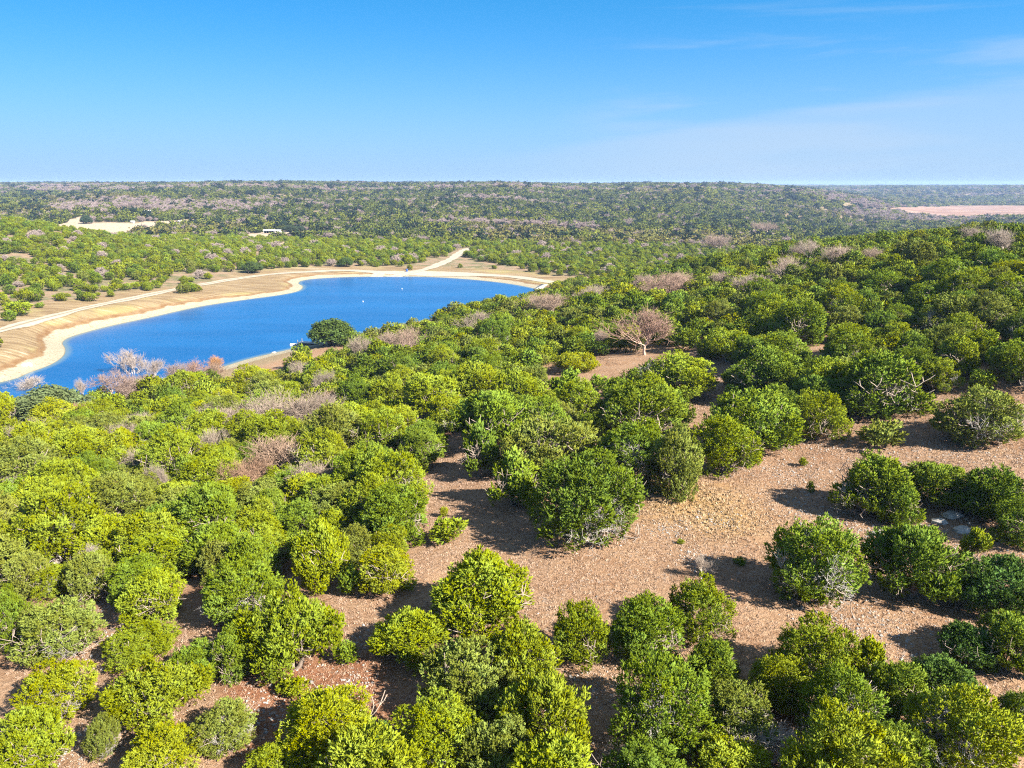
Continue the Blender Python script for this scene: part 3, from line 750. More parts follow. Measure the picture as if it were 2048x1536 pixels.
# u, foot of the crown v, width, height (pixels of the 2048 wide photograph), tint, extra, label
HAND = [
 (1180,1100,214,200,'d','','biggest juniper, broad dark cone in the middle of the dry grass clearing'),
 (1025,1020,112,118,'g','thin','splayed open juniper leaning out left of the big clearing juniper'),
 (1105,958,160,130,'o','dead','olive juniper with greyish crown directly behind the big clearing juniper'),
 (962,958,92,110,'d','thin','dark ragged juniper at the upper left edge of the clearing shadow'),
 (1035,845,105,102,'y','','pale yellow-green juniper behind the clearing, left of the bare reddish patch'),
 (985,905,135,125,'g','','dark-sided juniper at the head of the narrow grass lane'),
 (1085,890,115,95,'g','','rounded juniper touching the olive crown behind the big clearing juniper'),
 (962,1272,200,168,'y','','round sunlit juniper with bushy top standing lower left in the clearing'),
 (825,1332,160,120,'y','','low wide juniper left of the round sunlit clearing juniper'),
 (1045,1395,140,150,'y','','steep yellow-green juniper below the round sunlit clearing juniper'),
 (1163,1335,112,128,'y','','small oval juniper alone at the bottom edge of the clearing'),
 (1295,1335,150,140,'g','','juniper at the lower clearing edge with dark shadow on its right'),
 (1400,1292,122,132,'y','','smooth domed juniper beside the bare grey sapling'),
 (1318,1505,190,195,'g','','large fresh green juniper right of the shaded gully at the bottom'),
 (1430,1395,115,115,'g','','juniper squeezed between the smooth dome and the pointed bottom trees'),
 (935,1440,165,160,'o','dead','olive juniper with grey twigs in the bottom centre cluster'),
 (1090,1535,155,185,'y','','tall pale juniper at the right end of the bottom centre cluster'),
 (880,1570,200,170,'y','dead','wide yellow-green juniper cut by the bottom edge, left of the centre cluster'),
 (1000,1590,150,150,'o','dead','greyish juniper at the bottom edge under the centre cluster'),
 (658,1535,198,168,'Y','','golden round juniper near the bottom edge, left of the dark gully'),
 (690,1330,48,48,'g','bush','little round juniper sapling on the reddish soil'),
 (585,1398,62,48,'y','bush','small bush tucked behind the golden round juniper'),
 (1637,1214,190,188,'g','dead','big isolated juniper on the right casting a long shadow across the grass'),
 (1825,1208,160,162,'d','','dark juniper next to the big isolated one on the right'),
 (1748,1036,150,128,'g','dead','grey-hearted juniper above the stony shadow on the right'),
 (1800,1055,82,88,'g','','smooth bright juniper tucked against the grey-hearted one'),
 (1872,1015,122,92,'g','','ragged juniper between the grey-hearted juniper and the right edge'),
 (1990,1045,140,112,'d','dead','wide dark juniper on the right edge above the stony bank'),
 (2040,1095,110,100,'g','','juniper half out of frame below the wide dark one'),
 (1957,1134,62,82,'y','thin','thin pale sapling juniper on the stony bank near the right edge'),
 (2005,1232,150,125,'b','','shade-toned green juniper at the right edge below the thin sapling'),
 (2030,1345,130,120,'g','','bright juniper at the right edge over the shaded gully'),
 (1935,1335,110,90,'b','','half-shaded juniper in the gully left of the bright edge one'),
 (1637,1388,148,158,'y','','pointed twin-topped juniper below the big isolated one'),
 (1560,1425,125,118,'y','','juniper leaning left of the twin-topped one'),
 (1740,1400,84,122,'y','thin','narrow spire-topped juniper over the shaded gully'),
 (1690,1510,165,175,'g','dead','dense juniper below the narrow spire'),
 (1795,1450,125,130,'g','','juniper between the narrow spire and the large corner tree'),
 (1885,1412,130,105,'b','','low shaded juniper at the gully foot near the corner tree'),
 (1925,1575,210,200,'y','dead','large pale juniper filling the bottom right corner'),
 (1795,1590,160,150,'g','','bright juniper at the bottom edge beside the corner tree'),
 (1478,1500,150,135,'o','dead','olive juniper in shade left of the whitened dead branches'),
 (1460,1600,165,130,'y','','golden-topped juniper on the bottom edge left of the whitened branches'),
 (2045,1500,110,120,'d','dead','dark juniper at the right edge above the corner tree'),
 (1638,884,106,104,'y','','neat round juniper at the upper rim of the right grassy slope'),
 (1508,905,160,128,'g','dead','broad juniper with bare lower limbs beside the neat round one'),
 (1445,960,124,124,'y','','juniper at the grassy rim left of the broad bare-limbed one'),
 (1511,938,26,40,'y','bush','tiny upright juniper at the rim of the grass'),
 (1770,895,80,58,'o','bush','sparse yellowish bush alone on the stony slope'),
 (1357,803,145,98,'y','dead','yellowish juniper with a grey dead heart above the small lane'),
 (1457,770,30,28,'g','bush','small ball-shaped bush right of the grey-hearted yellowish juniper'),
 (1535,805,130,112,'g','','juniper right of the small rocky lane'),
 (1760,835,178,132,'g','dead','large spreading juniper with greyish limbs on the upper right slope'),
 (1635,782,105,70,'d','dead','shadowed juniper left of the large spreading one'),
 (1602,695,108,95,'g','','dense juniper above the hidden rocky gap'),
 (1882,785,78,68,'y','','compact juniper right of the large spreading one'),
 (1960,890,165,122,'o','dead','twiggy grey-green juniper on the right edge of the stony slope'),
 (1900,668,100,78,'o','dead','grey-topped juniper high on the right ridge'),
 (1140,818,92,80,'g','thin','loose juniper on the reddish patch behind the clearing'),
 (1197,790,42,40,'g','bush','small bush leaning on the loose juniper of the reddish patch'),
 (1153,746,78,44,'Y','','golden mound at the back of the reddish patch'),
 (1288,885,160,122,'g','','wide juniper between the reddish patch and the grass'),
 (1190,888,58,66,'g','','small upright juniper left of the wide one behind the clearing'),
 (1275,985,165,138,'g','','broad juniper right behind the big clearing juniper'),
 (1352,1000,92,140,'o','dead','tall olive juniper at the right end of the row behind the clearing'),
 (898,1090,72,56,'y','bush','low spreading bush in the grass lane'),
 (888,1034,18,22,'Y','bush','tiny yellow sapling just above the low spreading bush'),
 (848,920,92,84,'g','','round juniper at the left side of the grass lane'),
 (858,842,112,95,'y','','juniper behind the round one on the left of the lane'),
 (790,1030,125,130,'y','','tall juniper on the left wall of the clearing'),
 (735,1015,120,125,'g','','juniper hidden behind the left wall of the clearing'),
 (785,1095,140,125,'g','','bushy juniper on the left wall beside the low spreading bush'),
 (770,1195,122,112,'Y','','brightest yellow juniper on the left side of the clearing'),
 (705,1195,52,62,'g','bush','small green juniper at the foot of the brightest yellow one'),
 (640,1185,112,140,'y','','upright juniper left of the brightest yellow one'),
 (760,915,120,105,'y','','dense juniper between the bare grove and the grass lane'),
 (420,1105,148,140,'g','','dense domed juniper in the middle of the left thicket'),
 (232,1075,150,125,'o','','wide olive juniper left of the dense dome'),
 (325,1165,140,105,'y','','yellow-green juniper below the dense dome'),
 (303,1252,122,108,'y','','compact round juniper on the left with reddish soil at its foot'),
 (440,1172,90,90,'o','','pale juniper in front of the dense dome'),
 (480,1255,155,135,'g','dead','knobbly juniper right of the shaded red path'),
 (585,1350,160,178,'y','','tall full juniper at the end of the reddish soil strip'),
 (285,1325,130,80,'y','','low flat juniper under the compact round one'),
 (315,1445,155,130,'y','','long slanting juniper right of the stony gully'),
 (390,1375,86,92,'g','','small juniper left of the tall full one'),
 (468,1362,84,108,'g','','soft juniper touching the tall full one'),
 (447,1505,125,112,'o','dead','juniper with a grey dead heart by the bottom path'),
 (320,1575,145,120,'Y','','golden juniper on the bottom edge below the slanting one'),
 (206,1515,62,88,'o','dead','narrow grey-streaked juniper left of the golden bottom one'),
 (55,1560,150,150,'y','','yellow-green juniper filling the bottom left corner'),
 (115,1440,135,115,'Y','','golden juniper above the bottom left corner'),
 (120,1320,170,135,'o','dead','broad grey-twigged juniper above the golden corner one'),
 (18,1310,80,130,'g','','dark-sided juniper on the left edge beside the broad grey-twigged one'),
 (180,1205,95,100,'o','dead','pale juniper with whitened twigs near the left edge'),
 (55,1195,95,95,'o','','olive juniper at the left edge above the stony gully'),
 (560,1545,70,60,'g','bush','low green bush at the bottom left of the golden round juniper'),
 (550,1590,120,100,'y','','juniper cut by the bottom edge left of the golden round one'),
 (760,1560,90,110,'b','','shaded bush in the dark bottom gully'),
 (1478,1130,24,18,'g','bush','tiny bush inside the long shadow of the big isolated juniper'),
 (1606,933,18,18,'y','bush','tuft-sized bush on the upper grass slope'),
 (1622,985,16,22,'g','bush','tiny sapling in the stony shadow on the right'),
 (1362,1088,14,12,'y','bush','very small tuft bush beside the white stones'),
 (590,1010,95,80,'g','','juniper below the bare grove'),
 (545,1050,80,75,'g','','juniper at the lower left foot of the bare grove'),
 (495,945,60,60,'d','','dark juniper in the gap of the bare grove'),
]
SHRUBS = [(185,583,26,15),(208,584,16,14),(227,584,24,18),(252,581,26,16),(270,579,20,16),(286,576,20,12),(308,569,14,10),(115,599,20,11),(135,594,12,8),(80,616,18,13),
          (34,629,60,25),(5,600,18,16),(26,597,12,10),(195,592,12,8),(330,561,18,10),(364,562,14,8),(381,564,17,10),(415,559,22,14),(155,588,14,10),(172,592,10,7)]
BARES = [ # u, foot v, w, h, mesh, colour, label
 (520,895,160,95,1,(1.0,0.92,0.86),'widest bare tree of the leafless grove, many pale limbs spreading left'),
 (588,880,120,88,3,(1.05,0.96,0.9),'bare tree in the middle of the leafless grove with white trunks'),
 (650,868,100,76,1,(0.95,0.9,0.84),'bare tree at the right end of the leafless grove'),
 (668,832,80,55,2,(0.85,0.66,0.58),'reddish bare tree behind the leafless grove'),
 (455,888,95,75,3,(0.95,0.86,0.82),'bare tree at the left end of the leafless grove'),
 (560,975,135,95,0,(1.05,0.86,0.72),'tawny bare tree in front of the leafless grove'),
 (500,1000,105,75,4,(1.0,0.74,0.58),'russet-twigged bare tree at the lower left of the grove'),
 (606,1005,110,85,2,(1.05,0.95,0.88),'crooked white-limbed bare tree in front of the grove'),
 (405,868,60,58,2,(1.1,1.05,1.0),'forked pale snag left of the leafless grove'),
 (262,905,66,56,1,(1.1,1.04,0.95),'bare tree with two leaning white limbs in the left thicket'),
 (295,880,60,48,3,(1.1,1.04,0.98),'small white-stemmed bare tree behind the two leaning limbs'),
 (66,910,85,62,4,(1.0,0.94,0.88),'bare tree near the left edge below the grey-green oak'),
 (158,858,85,46,4,(0.95,0.60,0.47),'russet bare thicket tree beside the grey-green oak'),
 (340,915,56,48,4,(1.0,0.98,1.0),'low ash-grey bare bush in the left thicket'),
 (405,935,60,70,2,(1.15,1.1,1.02),'slanting white bare tree left of the dark gap'),
 (308,965,90,62,3,(1.05,1.02,0.9),'fine-branched bare tree behind the wide olive juniper'),
 (308,1010,50,70,4,(1.0,0.95,0.92),'grey bare tree over the dark hole in the thicket'),
 (88,1100,105,80,1,(1.0,0.97,0.95),'big grey bare tree near the left edge'),
 (150,1085,50,60,4,(0.9,0.78,0.76),'small reddish-grey bare tree right of the big grey one'),
 (15,1005,50,50,4,(1.05,1.03,1.03),'ash-grey bare bush at the left edge'),
 (278,768,72,62,2,(1.15,1.12,1.15),'tall pale bare tree against the lake water'),
 (312,770,40,48,0,(1.15,1.12,1.15),'slim pale bare tree right of the tall one against the water'),
 (345,775,52,46,3,(1.0,0.92,0.95),'bare tree on the lake edge beside the reddish one'),
 (388,768,72,44,1,(0.98,0.74,0.68),'reddish bare tree on the lake edge'),
 (225,800,110,48,1,(1.0,0.84,0.82),'wide pinkish bare tree on the lake edge'),
 (290,790,70,34,4,(0.95,0.84,0.74),'low brownish bare tree under the tall pale one'),
 (62,795,52,40,0,(1.25,1.25,1.25),'white bare tree sticking up behind the grey-green oak'),
 (163,808,26,48,2,(1.2,1.18,1.2),'thin white snag right of the grey-green oak'),
 (438,742,36,28,4,(1.35,0.85,0.45),'small orange-leaved tree on the near shore'),
 (420,760,50,30,4,(0.9,0.72,0.6),'tan bare shrub under the orange-leaved tree'),
 (600,775,46,48,0,(1.05,1.0,0.95),'bare tree above the near shore bank'),
 (648,800,40,55,4,(0.95,0.9,0.9),'grey bare tree left of the junipers over the lane'),
 (712,735,60,60,2,(1.1,1.04,0.95),'pale bare tree below the lakeside oak'),
 (757,722,80,52,3,(0.98,0.88,0.8),'bare tree right of the lakeside oak'),
 (812,718,90,55,1,(1.0,0.84,0.76),'broad reddish bare tree right of the lakeside oak'),
 (958,672,60,44,0,(1.05,0.98,0.92),'bare tree alone on the slope above the strip of shore'),
 (1060,640,90,42,1,(1.0,0.88,0.78),'left bare tree of the mid-slope pair'),
 (1115,640,90,44,3,(1.0,0.86,0.76),'right bare tree of the mid-slope pair'),
 (1035,660,60,32,4,(0.95,0.84,0.76),'low bare tree in front of the mid-slope pair'),
 (1170,620,62,44,2,(1.0,0.92,0.88),'bare tree between the slope pair and the ridge'),
 (1210,705,50,40,4,(0.95,0.86,0.8),'small bare tree left of the big reddish-tipped one'),
 (1290,715,106,88,0,(1.05,0.80,0.72),'big reddish-tipped bare tree with pale forked limbs'),
 (1320,605,110,42,1,(1.0,0.80,0.72),'long pinkish bare thicket tree along the draw'),
 (1380,592,90,36,3,(1.0,0.84,0.76),'pinkish bare tree in the middle of the draw'),
 (1280,595,60,40,3,(0.95,0.85,0.8),'bare tree at the low end of the draw'),
 (1440,585,70,40,2,(1.05,0.95,0.9),'bare tree in the draw below the ridge'),
 (1505,600,80,48,0,(1.1,1.02,0.98),'pale bare tree in front of the ridge junipers'),
 (1570,572,85,52,1,(1.1,1.0,0.96),'wide whitish bare tree below the ridge top'),
 (1628,532,48,46,2,(1.2,1.15,1.12),'upright whitish bare tree in the ridge gap'),
 (1588,530,38,36,4,(1.0,0.92,0.88),'small bare tree left of the upright whitish one'),
 (1700,545,80,46,3,(1.1,1.0,0.96),'bare tree right of the upright whitish one'),
 (1755,530,60,30,4,(1.05,0.95,0.85),'low bare thicket tree on the ridge'),
 (1840,515,46,18,4,(1.0,0.78,0.68),'flat reddish bare tree on the ridge'),
 (1948,500,58,42,0,(1.0,0.95,0.92),'round grey bare tree near the top of the ridge'),
 (2018,518,62,52,3,(1.05,1.02,1.0),'silvery bare tree at the right edge of the ridge'),
 (1440,500,60,24,4,(1.0,0.88,0.82),'pinkish bare tree behind the ridge line'),
 (1530,472,50,24,4,(1.0,0.88,0.82),'pinkish bare tree rising over the ridge line'),
 (1404,1162,32,46,0,(1.3,1.25,1.2),'bare grey sapling standing alone in the clearing'),
 (1540,1540,150,90,1,(1.5,1.5,1.5),'whitened dead tree lying over the bottom right junipers'),
 (1650,1530,90,90,0,(1.5,1.5,1.55),'whitened dead tree at the bottom, right of the other white one'),
 (1250,1560,90,60,4,(1.45,1.45,1.5),'whitened dead branches at the bottom edge in the dark gully'),
 (180,1150,40,55,0,(1.4,1.4,1.4),'bleached dead tree among the pale junipers on the left'),
]
OAKS = [(664,694,100,60,0,(0.105, 0.156, 0.036),'large round live oak on the near shore above the dock'),
        (93,856,146,88,1,(0.164, 0.205, 0.083),'grey-green live oak at the left end of the near shore'),
        (505,547,40,26,1,(0.095, 0.137, 0.040),'dark round oak beside the dam road'),
        (690,534,34,20,0,(0.095, 0.148, 0.036),'dark oak behind the far shore'),
        (172,448,24,18,0,(0.067, 0.104, 0.050),'round dark oak in the tan clearing across the lake'),
        (155,432,17,11,1,(0.067, 0.104, 0.050),'small dark oak left above the tan clearing'),
        (580,463,30,13,1,(0.074, 0.104, 0.045),'wide oak shading the ranch building'),
        (639,475,24,15,0,(0.126, 0.152, 0.054),'oak right of the ranch yard'),
        (930,462,16,12,0,(0.059, 0.095, 0.063),'dark oak standing out in the far valley'),
        (920,446,11,10,1,(0.059, 0.095, 0.063),'dark oak uphill of the valley one'),
        (600,462,22,10,0,(0.074, 0.104, 0.050),'oak between the ranch building and the yard oak'),
        (1058,370,9,6,0,(0.059, 0.085, 0.054),'single oak on the bare hilltop skyline')]

LANDMARKS = []                                 # (u, v, phrase) for the labels of the trees that stand among others
J_LIST = []                                    # every juniper: foot, half width, half height, tint, kind, label, u, v, pixel area
items = [(u, vb - h / 2, w, h) for u, vb, w, h, *_ in HAND]
P_, hw_, hb_, t_ = place_box(items)
for (u, vb, w, h, tint, ex, lab), p, hw, hb, t in zip(HAND, P_, hw_, hb_, t_):
    J_LIST.append(dict(p=p, a=hw, b=hb, tint=tint, ex=ex, label=lab, u=u, v=vb - h / 2, area=w * h, hand=True, w=w))

def build_bare(u, vb, w, h, k, colr, lab):
    p, hw, hb, t = [x[0] for x in place_box([(u, vb - h / 2, w, h)])]
    nm = 'bare_tree' if w > 45 else 'bare_shrub'
    o = plant(nm, [('branches', BARE[k], colr, 1.0)], p, hw * 1.05, hb * 1.02, rg.uniform(0, 6.28), colr)
    return tag(o, lab, 'bare tree', 'leafless trees among the junipers'), p, hw
TAKEN = [(j['p'][0], j['p'][1], j['a']) for j in J_LIST]
for b in BARES:
    o, p, hw = build_bare(*b)
    TAKEN.append((p[0], p[1], hw * 0.72)); LANDMARKS.append((b[0], b[1] - b[3] / 2, b[6]))
for (u, vb, w, h, k, colr, lab) in OAKS:
    p, hw, hb, t = [x[0] for x in place_box([(u, vb - h / 2, w, h)])]
    o = plant('live_oak', [('crown', OAK[k], colr, 1.0), ('trunk', JTRUNK[k], (0.8, 0.8, 0.8), 0.9)], p, hw, hb, rg.uniform(0, 6.28), colr)
    tag(o, lab, 'oak', 'live oaks')
    TAKEN.append((p[0], p[1], hw))
# russet-leaved shrub in the thicket
p, hw, hb, t = [x[0] for x in place_box([(231, 985, 30, 62)])]
o = plant('russet_shrub', [('leaves', JBUSH[0], (0.26, 0.055, 0.012), 1.0), ('branch', BARE[2], (1.1, 1.05, 1.0), 0.85)], p, hw, hb, 0.4, (0.2, 0.05, 0.02))
tag(o, 'rust-red leafy shrub glowing in the left juniper thicket', 'shrub'); TAKEN.append((p[0], p[1], hw))
LANDMARKS.append((231, 985, 'the rust-red shrub'))

# ------------------------------------------------------------------ the rest of the near woodland, spaced like the photograph's
def ground_poly(px):
    a = np.array(px, float); return at_slope(a)
def at_slope(a): return cast(a[:, 0], a[:, 1])[0][:, :2]
OPEN = [at_slope(np.array(p, float)) for p in (
    [(-80, 1640), (-60, 1235), (150, 1230), (560, 1230), (690, 1180), (850, 1100), (845, 930), (900, 870), (915, 800), (935, 795), (960, 900), (1060, 900), (1200, 900), (1390, 850), (1400, 815), (1600, 870), (1700, 800), (1850, 790), (2150, 790), (2150, 1640)],
    [(1060, 790), (1075, 735), (1180, 715), (1330, 700), (1490, 750), (1450, 830), (1370, 870), (1360, 800), (1280, 760), (1230, 820), (1160, 830), (1090, 815)],
    [(1540, 730), (1570, 680), (1665, 675), (1700, 715), (1620, 775)],
    [(-60, 1000), (-60, 960), (40, 960), (60, 1000)],
    [(430, 765), (560, 700), (645, 685), (720, 670), (745, 688), (700, 712), (640, 728), (560, 748), (480, 785)])]
rng = R(5)
grid = {}
def g_key(x, y): return int(x // 6), int(y // 6)
def g_add(x, y, r): grid.setdefault(g_key(x, y), []).append((x, y, r))
def g_free(x, y, r, k):
    i, j = g_key(x, y)
    for a in range(i - 2, i + 3):
        for b in range(j - 2, j + 3):
            for (X, Y, q) in grid.get((a, b), ()):
                if (X - x) ** 2 + (Y - y) ** 2 < (k * (r + q)) ** 2: return False
    return True
for x, y, r in TAKEN: g_add(x, y, r)
N = 60000
az = rng.uniform(-0.80, 0.80, N); yy = np.sqrt(rng.uniform(30 ** 2, 470 ** 2, N))
Q = np.stack([az * yy, yy], -1)
ok = near_depth(Q)
sdq = shore_sd(Q); ok &= (sdq > 9.0)
for o_ in OPEN: ok &= ~inside(Q, o_)
Q, sdq = Q[ok], sdq[ok]
thin = fbm(Q[:, 0] / 30, Q[:, 1] / 30, 41)
Z = height(Q, sdq)
U, V_, D_ = project(np.c_[Q, Z + 2.5])
need = np.interp(U, [-400, 420, 440, 650, 690, 720, 860, 900, 1000, 1020, 1070, 1085], [9, 9, 26, 30, 26, 27, 27, 9, 9, 24, 24, 9])
sel = (sdq > need) & (U > -260) & (U < 2300) & (V_ < 1650)
for i in np.nonzero(sel)[0]:
    r = rng.choice([1.7, 2.3, 2.8, 3.4, 4.0], p=[0.14, 0.26, 0.3, 0.2, 0.1])
    if sdq[i] < 12: r *= 0.7
    if g_free(Q[i, 0], Q[i, 1], r, 0.70):
        g_add(Q[i, 0], Q[i, 1], r)
        b = r * rng.uniform(0.72, 1.0)
        px = r * 2 * F_PX / D_[i]
        tint = rng.choice(list('ygdoY'), p=[0.38, 0.28, 0.14, 0.14, 0.06])
        if U[i] < 700 and rng.random() < 0.5: tint = rng.choice(list('yYo'), p=[0.6, 0.15, 0.25])
        u, v, _ = project(np.array([Q[i, 0], Q[i, 1], Z[i] + b]))
        dead_p = 0.38 if U[i] < 760 else 0.22
        J_LIST.append(dict(p=np.array([Q[i, 0], Q[i, 1], Z[i]]), a=r, b=b, tint=str(tint), ex='dead' if rng.random() < dead_p else '', label=None, u=float(u), v=float(v),
                           area=px * px * 0.8, hand=False, w=px))
for j in J_LIST:
    j['vis'] = -60 < j['u'] < 2108 and j['v'] < 1580
singles = [j for j in J_LIST if j['hand']]
rest = sorted([j for j in J_LIST if not j['hand']], key=lambda j: -(j['area'] if j['vis'] else 0))
n_take = 300 - sum(1 for j in singles if j['ex'] != 'bush')
singles += rest[:n_take]; mass = [j for j in rest[n_take:] if math.hypot(j['p'][0], j['p'][1]) > 95]

# labels of the single junipers: their look, and where they stand from the things that can be pointed out
for j in J_LIST:
    if j['hand'] and j['w'] > 60: LANDMARKS.append((j['u'], j['v'], 'the ' + j['label']))
SHORT = {}
def short(ph):
    ph = ph[4:] if ph.startswith('the ') else ph
    w = ph.split()
    stop = [i for i, x in enumerate(w) if x.rstrip(',') in ('with', 'of', 'in', 'on', 'at', 'near', 'beside', 'behind', 'below', 'above', 'against', 'left', 'right', 'between', 'from', 'along', 'over', 'under', 'standing', 'casting', 'alone', 'sticking', 'directly', 'touching', 'leaning', 'lying', 'among', 'next', 'by', 'tucked', 'filling', 'cut', 'squeezed', 'high', 'hidden') and i > 1]
    return w
def relation(du, dv):
    h = 'left' if du < 0 else 'right'
    if abs(du) > 2.2 * abs(dv): return f'{h} of'
    if abs(dv) > 2.2 * abs(du): return 'behind' if dv < 0 else 'in front of'
    return f"{'behind and' if dv < 0 else 'in front and'} {h} of"
POINTS = [(515,850,'the leafless grove'),(231,985,'the rust-red shrub'),(664,664,'the lakeside oak'),(93,812,'the grey-green oak'),(1290,670,'the reddish-tipped bare tree'),(278,737,'the tall pale lakeside snag'),
          (1357,754,'the grey-hearted yellowish juniper'),(1760,770,'the large spreading juniper'),(1153,724,'the golden mound'),(1088,620,'the mid-slope bare pair'),(1350,582,'the pinkish bare draw'),(1628,509,'the upright whitish tree'),
          (1948,480,'the round grey ridge tree'),(2018,492,'the silvery ridge-edge tree'),(420,1035,'the dense domed juniper'),(90,1060,'the big grey bare tree'),(958,650,'the lone slope bare tree'),(812,690,'the broad reddish bare tree'),
          (1570,546,'the wide whitish bare tree'),(1900,629,'the grey-topped ridge juniper'),(1602,648,'the dense gap juniper'),(388,746,'the reddish shore tree'),(855,795,'the grass-lane junipers'),(1440,565,'the draw-top bare tree'),
          (712,705,'the pale tree below the oak'),(600,750,'the bank-top bare tree'),(225,776,'the wide pinkish shore tree'),(66,880,'the bare tree under the oak'),(308,930,'the fine-branched bare tree'),(1700,522,'the ridge-gap bare tree'),(1210,685,'the small slope bare tree'),(1505,576,'the pale ridge-foot tree'),
          (262,877,'the two leaning white limbs'),(405,900,'the slanting white tree')]
groups = {}
for j in singles:
    if j['label']: continue
    L = min(POINTS, key=lambda p: (p[0] - j['u']) ** 2 + (1.5 * (p[1] - j['v'])) ** 2)
    size = 'small' if j['a'] < 2.0 else 'broad' if j['a'] > 3.2 else 'mid-sized'
    col = ('twiggy ' if j['ex'] == 'dead' else '') + TWORD[j['tint']]
    base = (f"{size} {col} juniper", relation(j['u'] - L[0], j['v'] - L[1]), L[2])
    groups.setdefault(base, []).append(((L[0] - j['u']) ** 2 + (L[1] - j['v']) ** 2, j))
ORD = ['nearest', 'second nearest', 'third nearest', 'fourth nearest', 'fifth nearest', 'sixth nearest', 'seventh nearest', 'eighth nearest', 'ninth nearest', 'tenth nearest', 'eleventh nearest', 'twelfth nearest']
for (a, r, l), v in groups.items():
    v.sort(key=lambda x: x[0])
    for i, (_, j) in enumerate(v):
        j['label'] = f"{a} {r} {l}" if len(v) == 1 else f"{ORD[min(i, 11)]} {a} {r} {l}"

for j in singles:
    c = jitter(TINT[j['tint']], 0.10)
    i = rg.randrange(1000)
    if j['ex'] == 'bush': parts = [('crown', JBUSH[i % 3], None, 1.0)]
    elif j['ex'] == 'thin': parts = [('crown', JTHIN[i % 3], None, 1.0), ('trunk', JTRUNK[i % 5], BARK_T, 1.0)]
    else: parts = [('crown', JUN[i % N_J], None, 1.0), ('trunk', JTRUNK[i % 5], BARK_T, 1.0)]
    if j['ex'] == 'dead' or (i % 7 == 0 and j['ex'] == ''): parts.append(('dead_twigs', JDEAD[i % 4], (0.80, 0.78, 0.76), rg.uniform(0.72, 0.88)))
    bush = j['ex'] == 'bush'
    o = plant('juniper_bush' if bush else 'juniper_tree', parts, j['p'] - np.array([0, 0, 0.05]), j['a'] * 1.12, j['b'] * 1.06, rg.uniform(0, 6.28), c, (rg.uniform(-.05, .05), rg.uniform(-.05, .05)))
    tag(o, j['label'], 'bush' if bush else 'juniper', 'small bushes in the openings' if bush else 'junipers on the near hillside')
sp_, shw, shb, st_ = place_box([(u, v - h / 2, w, h) for u, v, w, h in SHRUBS])
SHR_L = ['first bush right of the dam road bend, in the dark cluster of four','pale small bush between the cluster and its neighbour','tall bush in the middle of the dark cluster','bush at the right of the dark cluster','low bush joining the dark cluster on the right',
         'detached bush just right of the dark cluster','tiny bush farther along the road than the cluster','round bush left of the dark cluster on the tan slope','very small bush beside the round one on the tan slope','upright bush close to the road near the left edge',
         'long dark bush mass at the left edge beside the road','round bush at the very left edge above the long dark one','little bush right of the left-edge round one','tiny bush in front of the dark cluster, by the road','first of the three bushes spaced along the far road',
         'middle one of the three bushes spaced along the far road','last of the three bushes spaced along the far road','bush at the foot of the wooded hill near the road','tiny bush left of the dark cluster','smallest bush just below the dark cluster']
for k, (p, a, b) in enumerate(zip(sp_, shw, shb)):
    c = jitter(TINT['y' if k % 3 else 'g'], 0.12)
    o = plant('roadside_bush', [('crown', JBUSH[k % 3], None, 1.0)], p, a, b, rg.uniform(0, 6.28), c)
    tag(o, SHR_L[k], 'bush', 'bushes on the tan slope above the dam road')
    g_add(p[0], p[1], a)

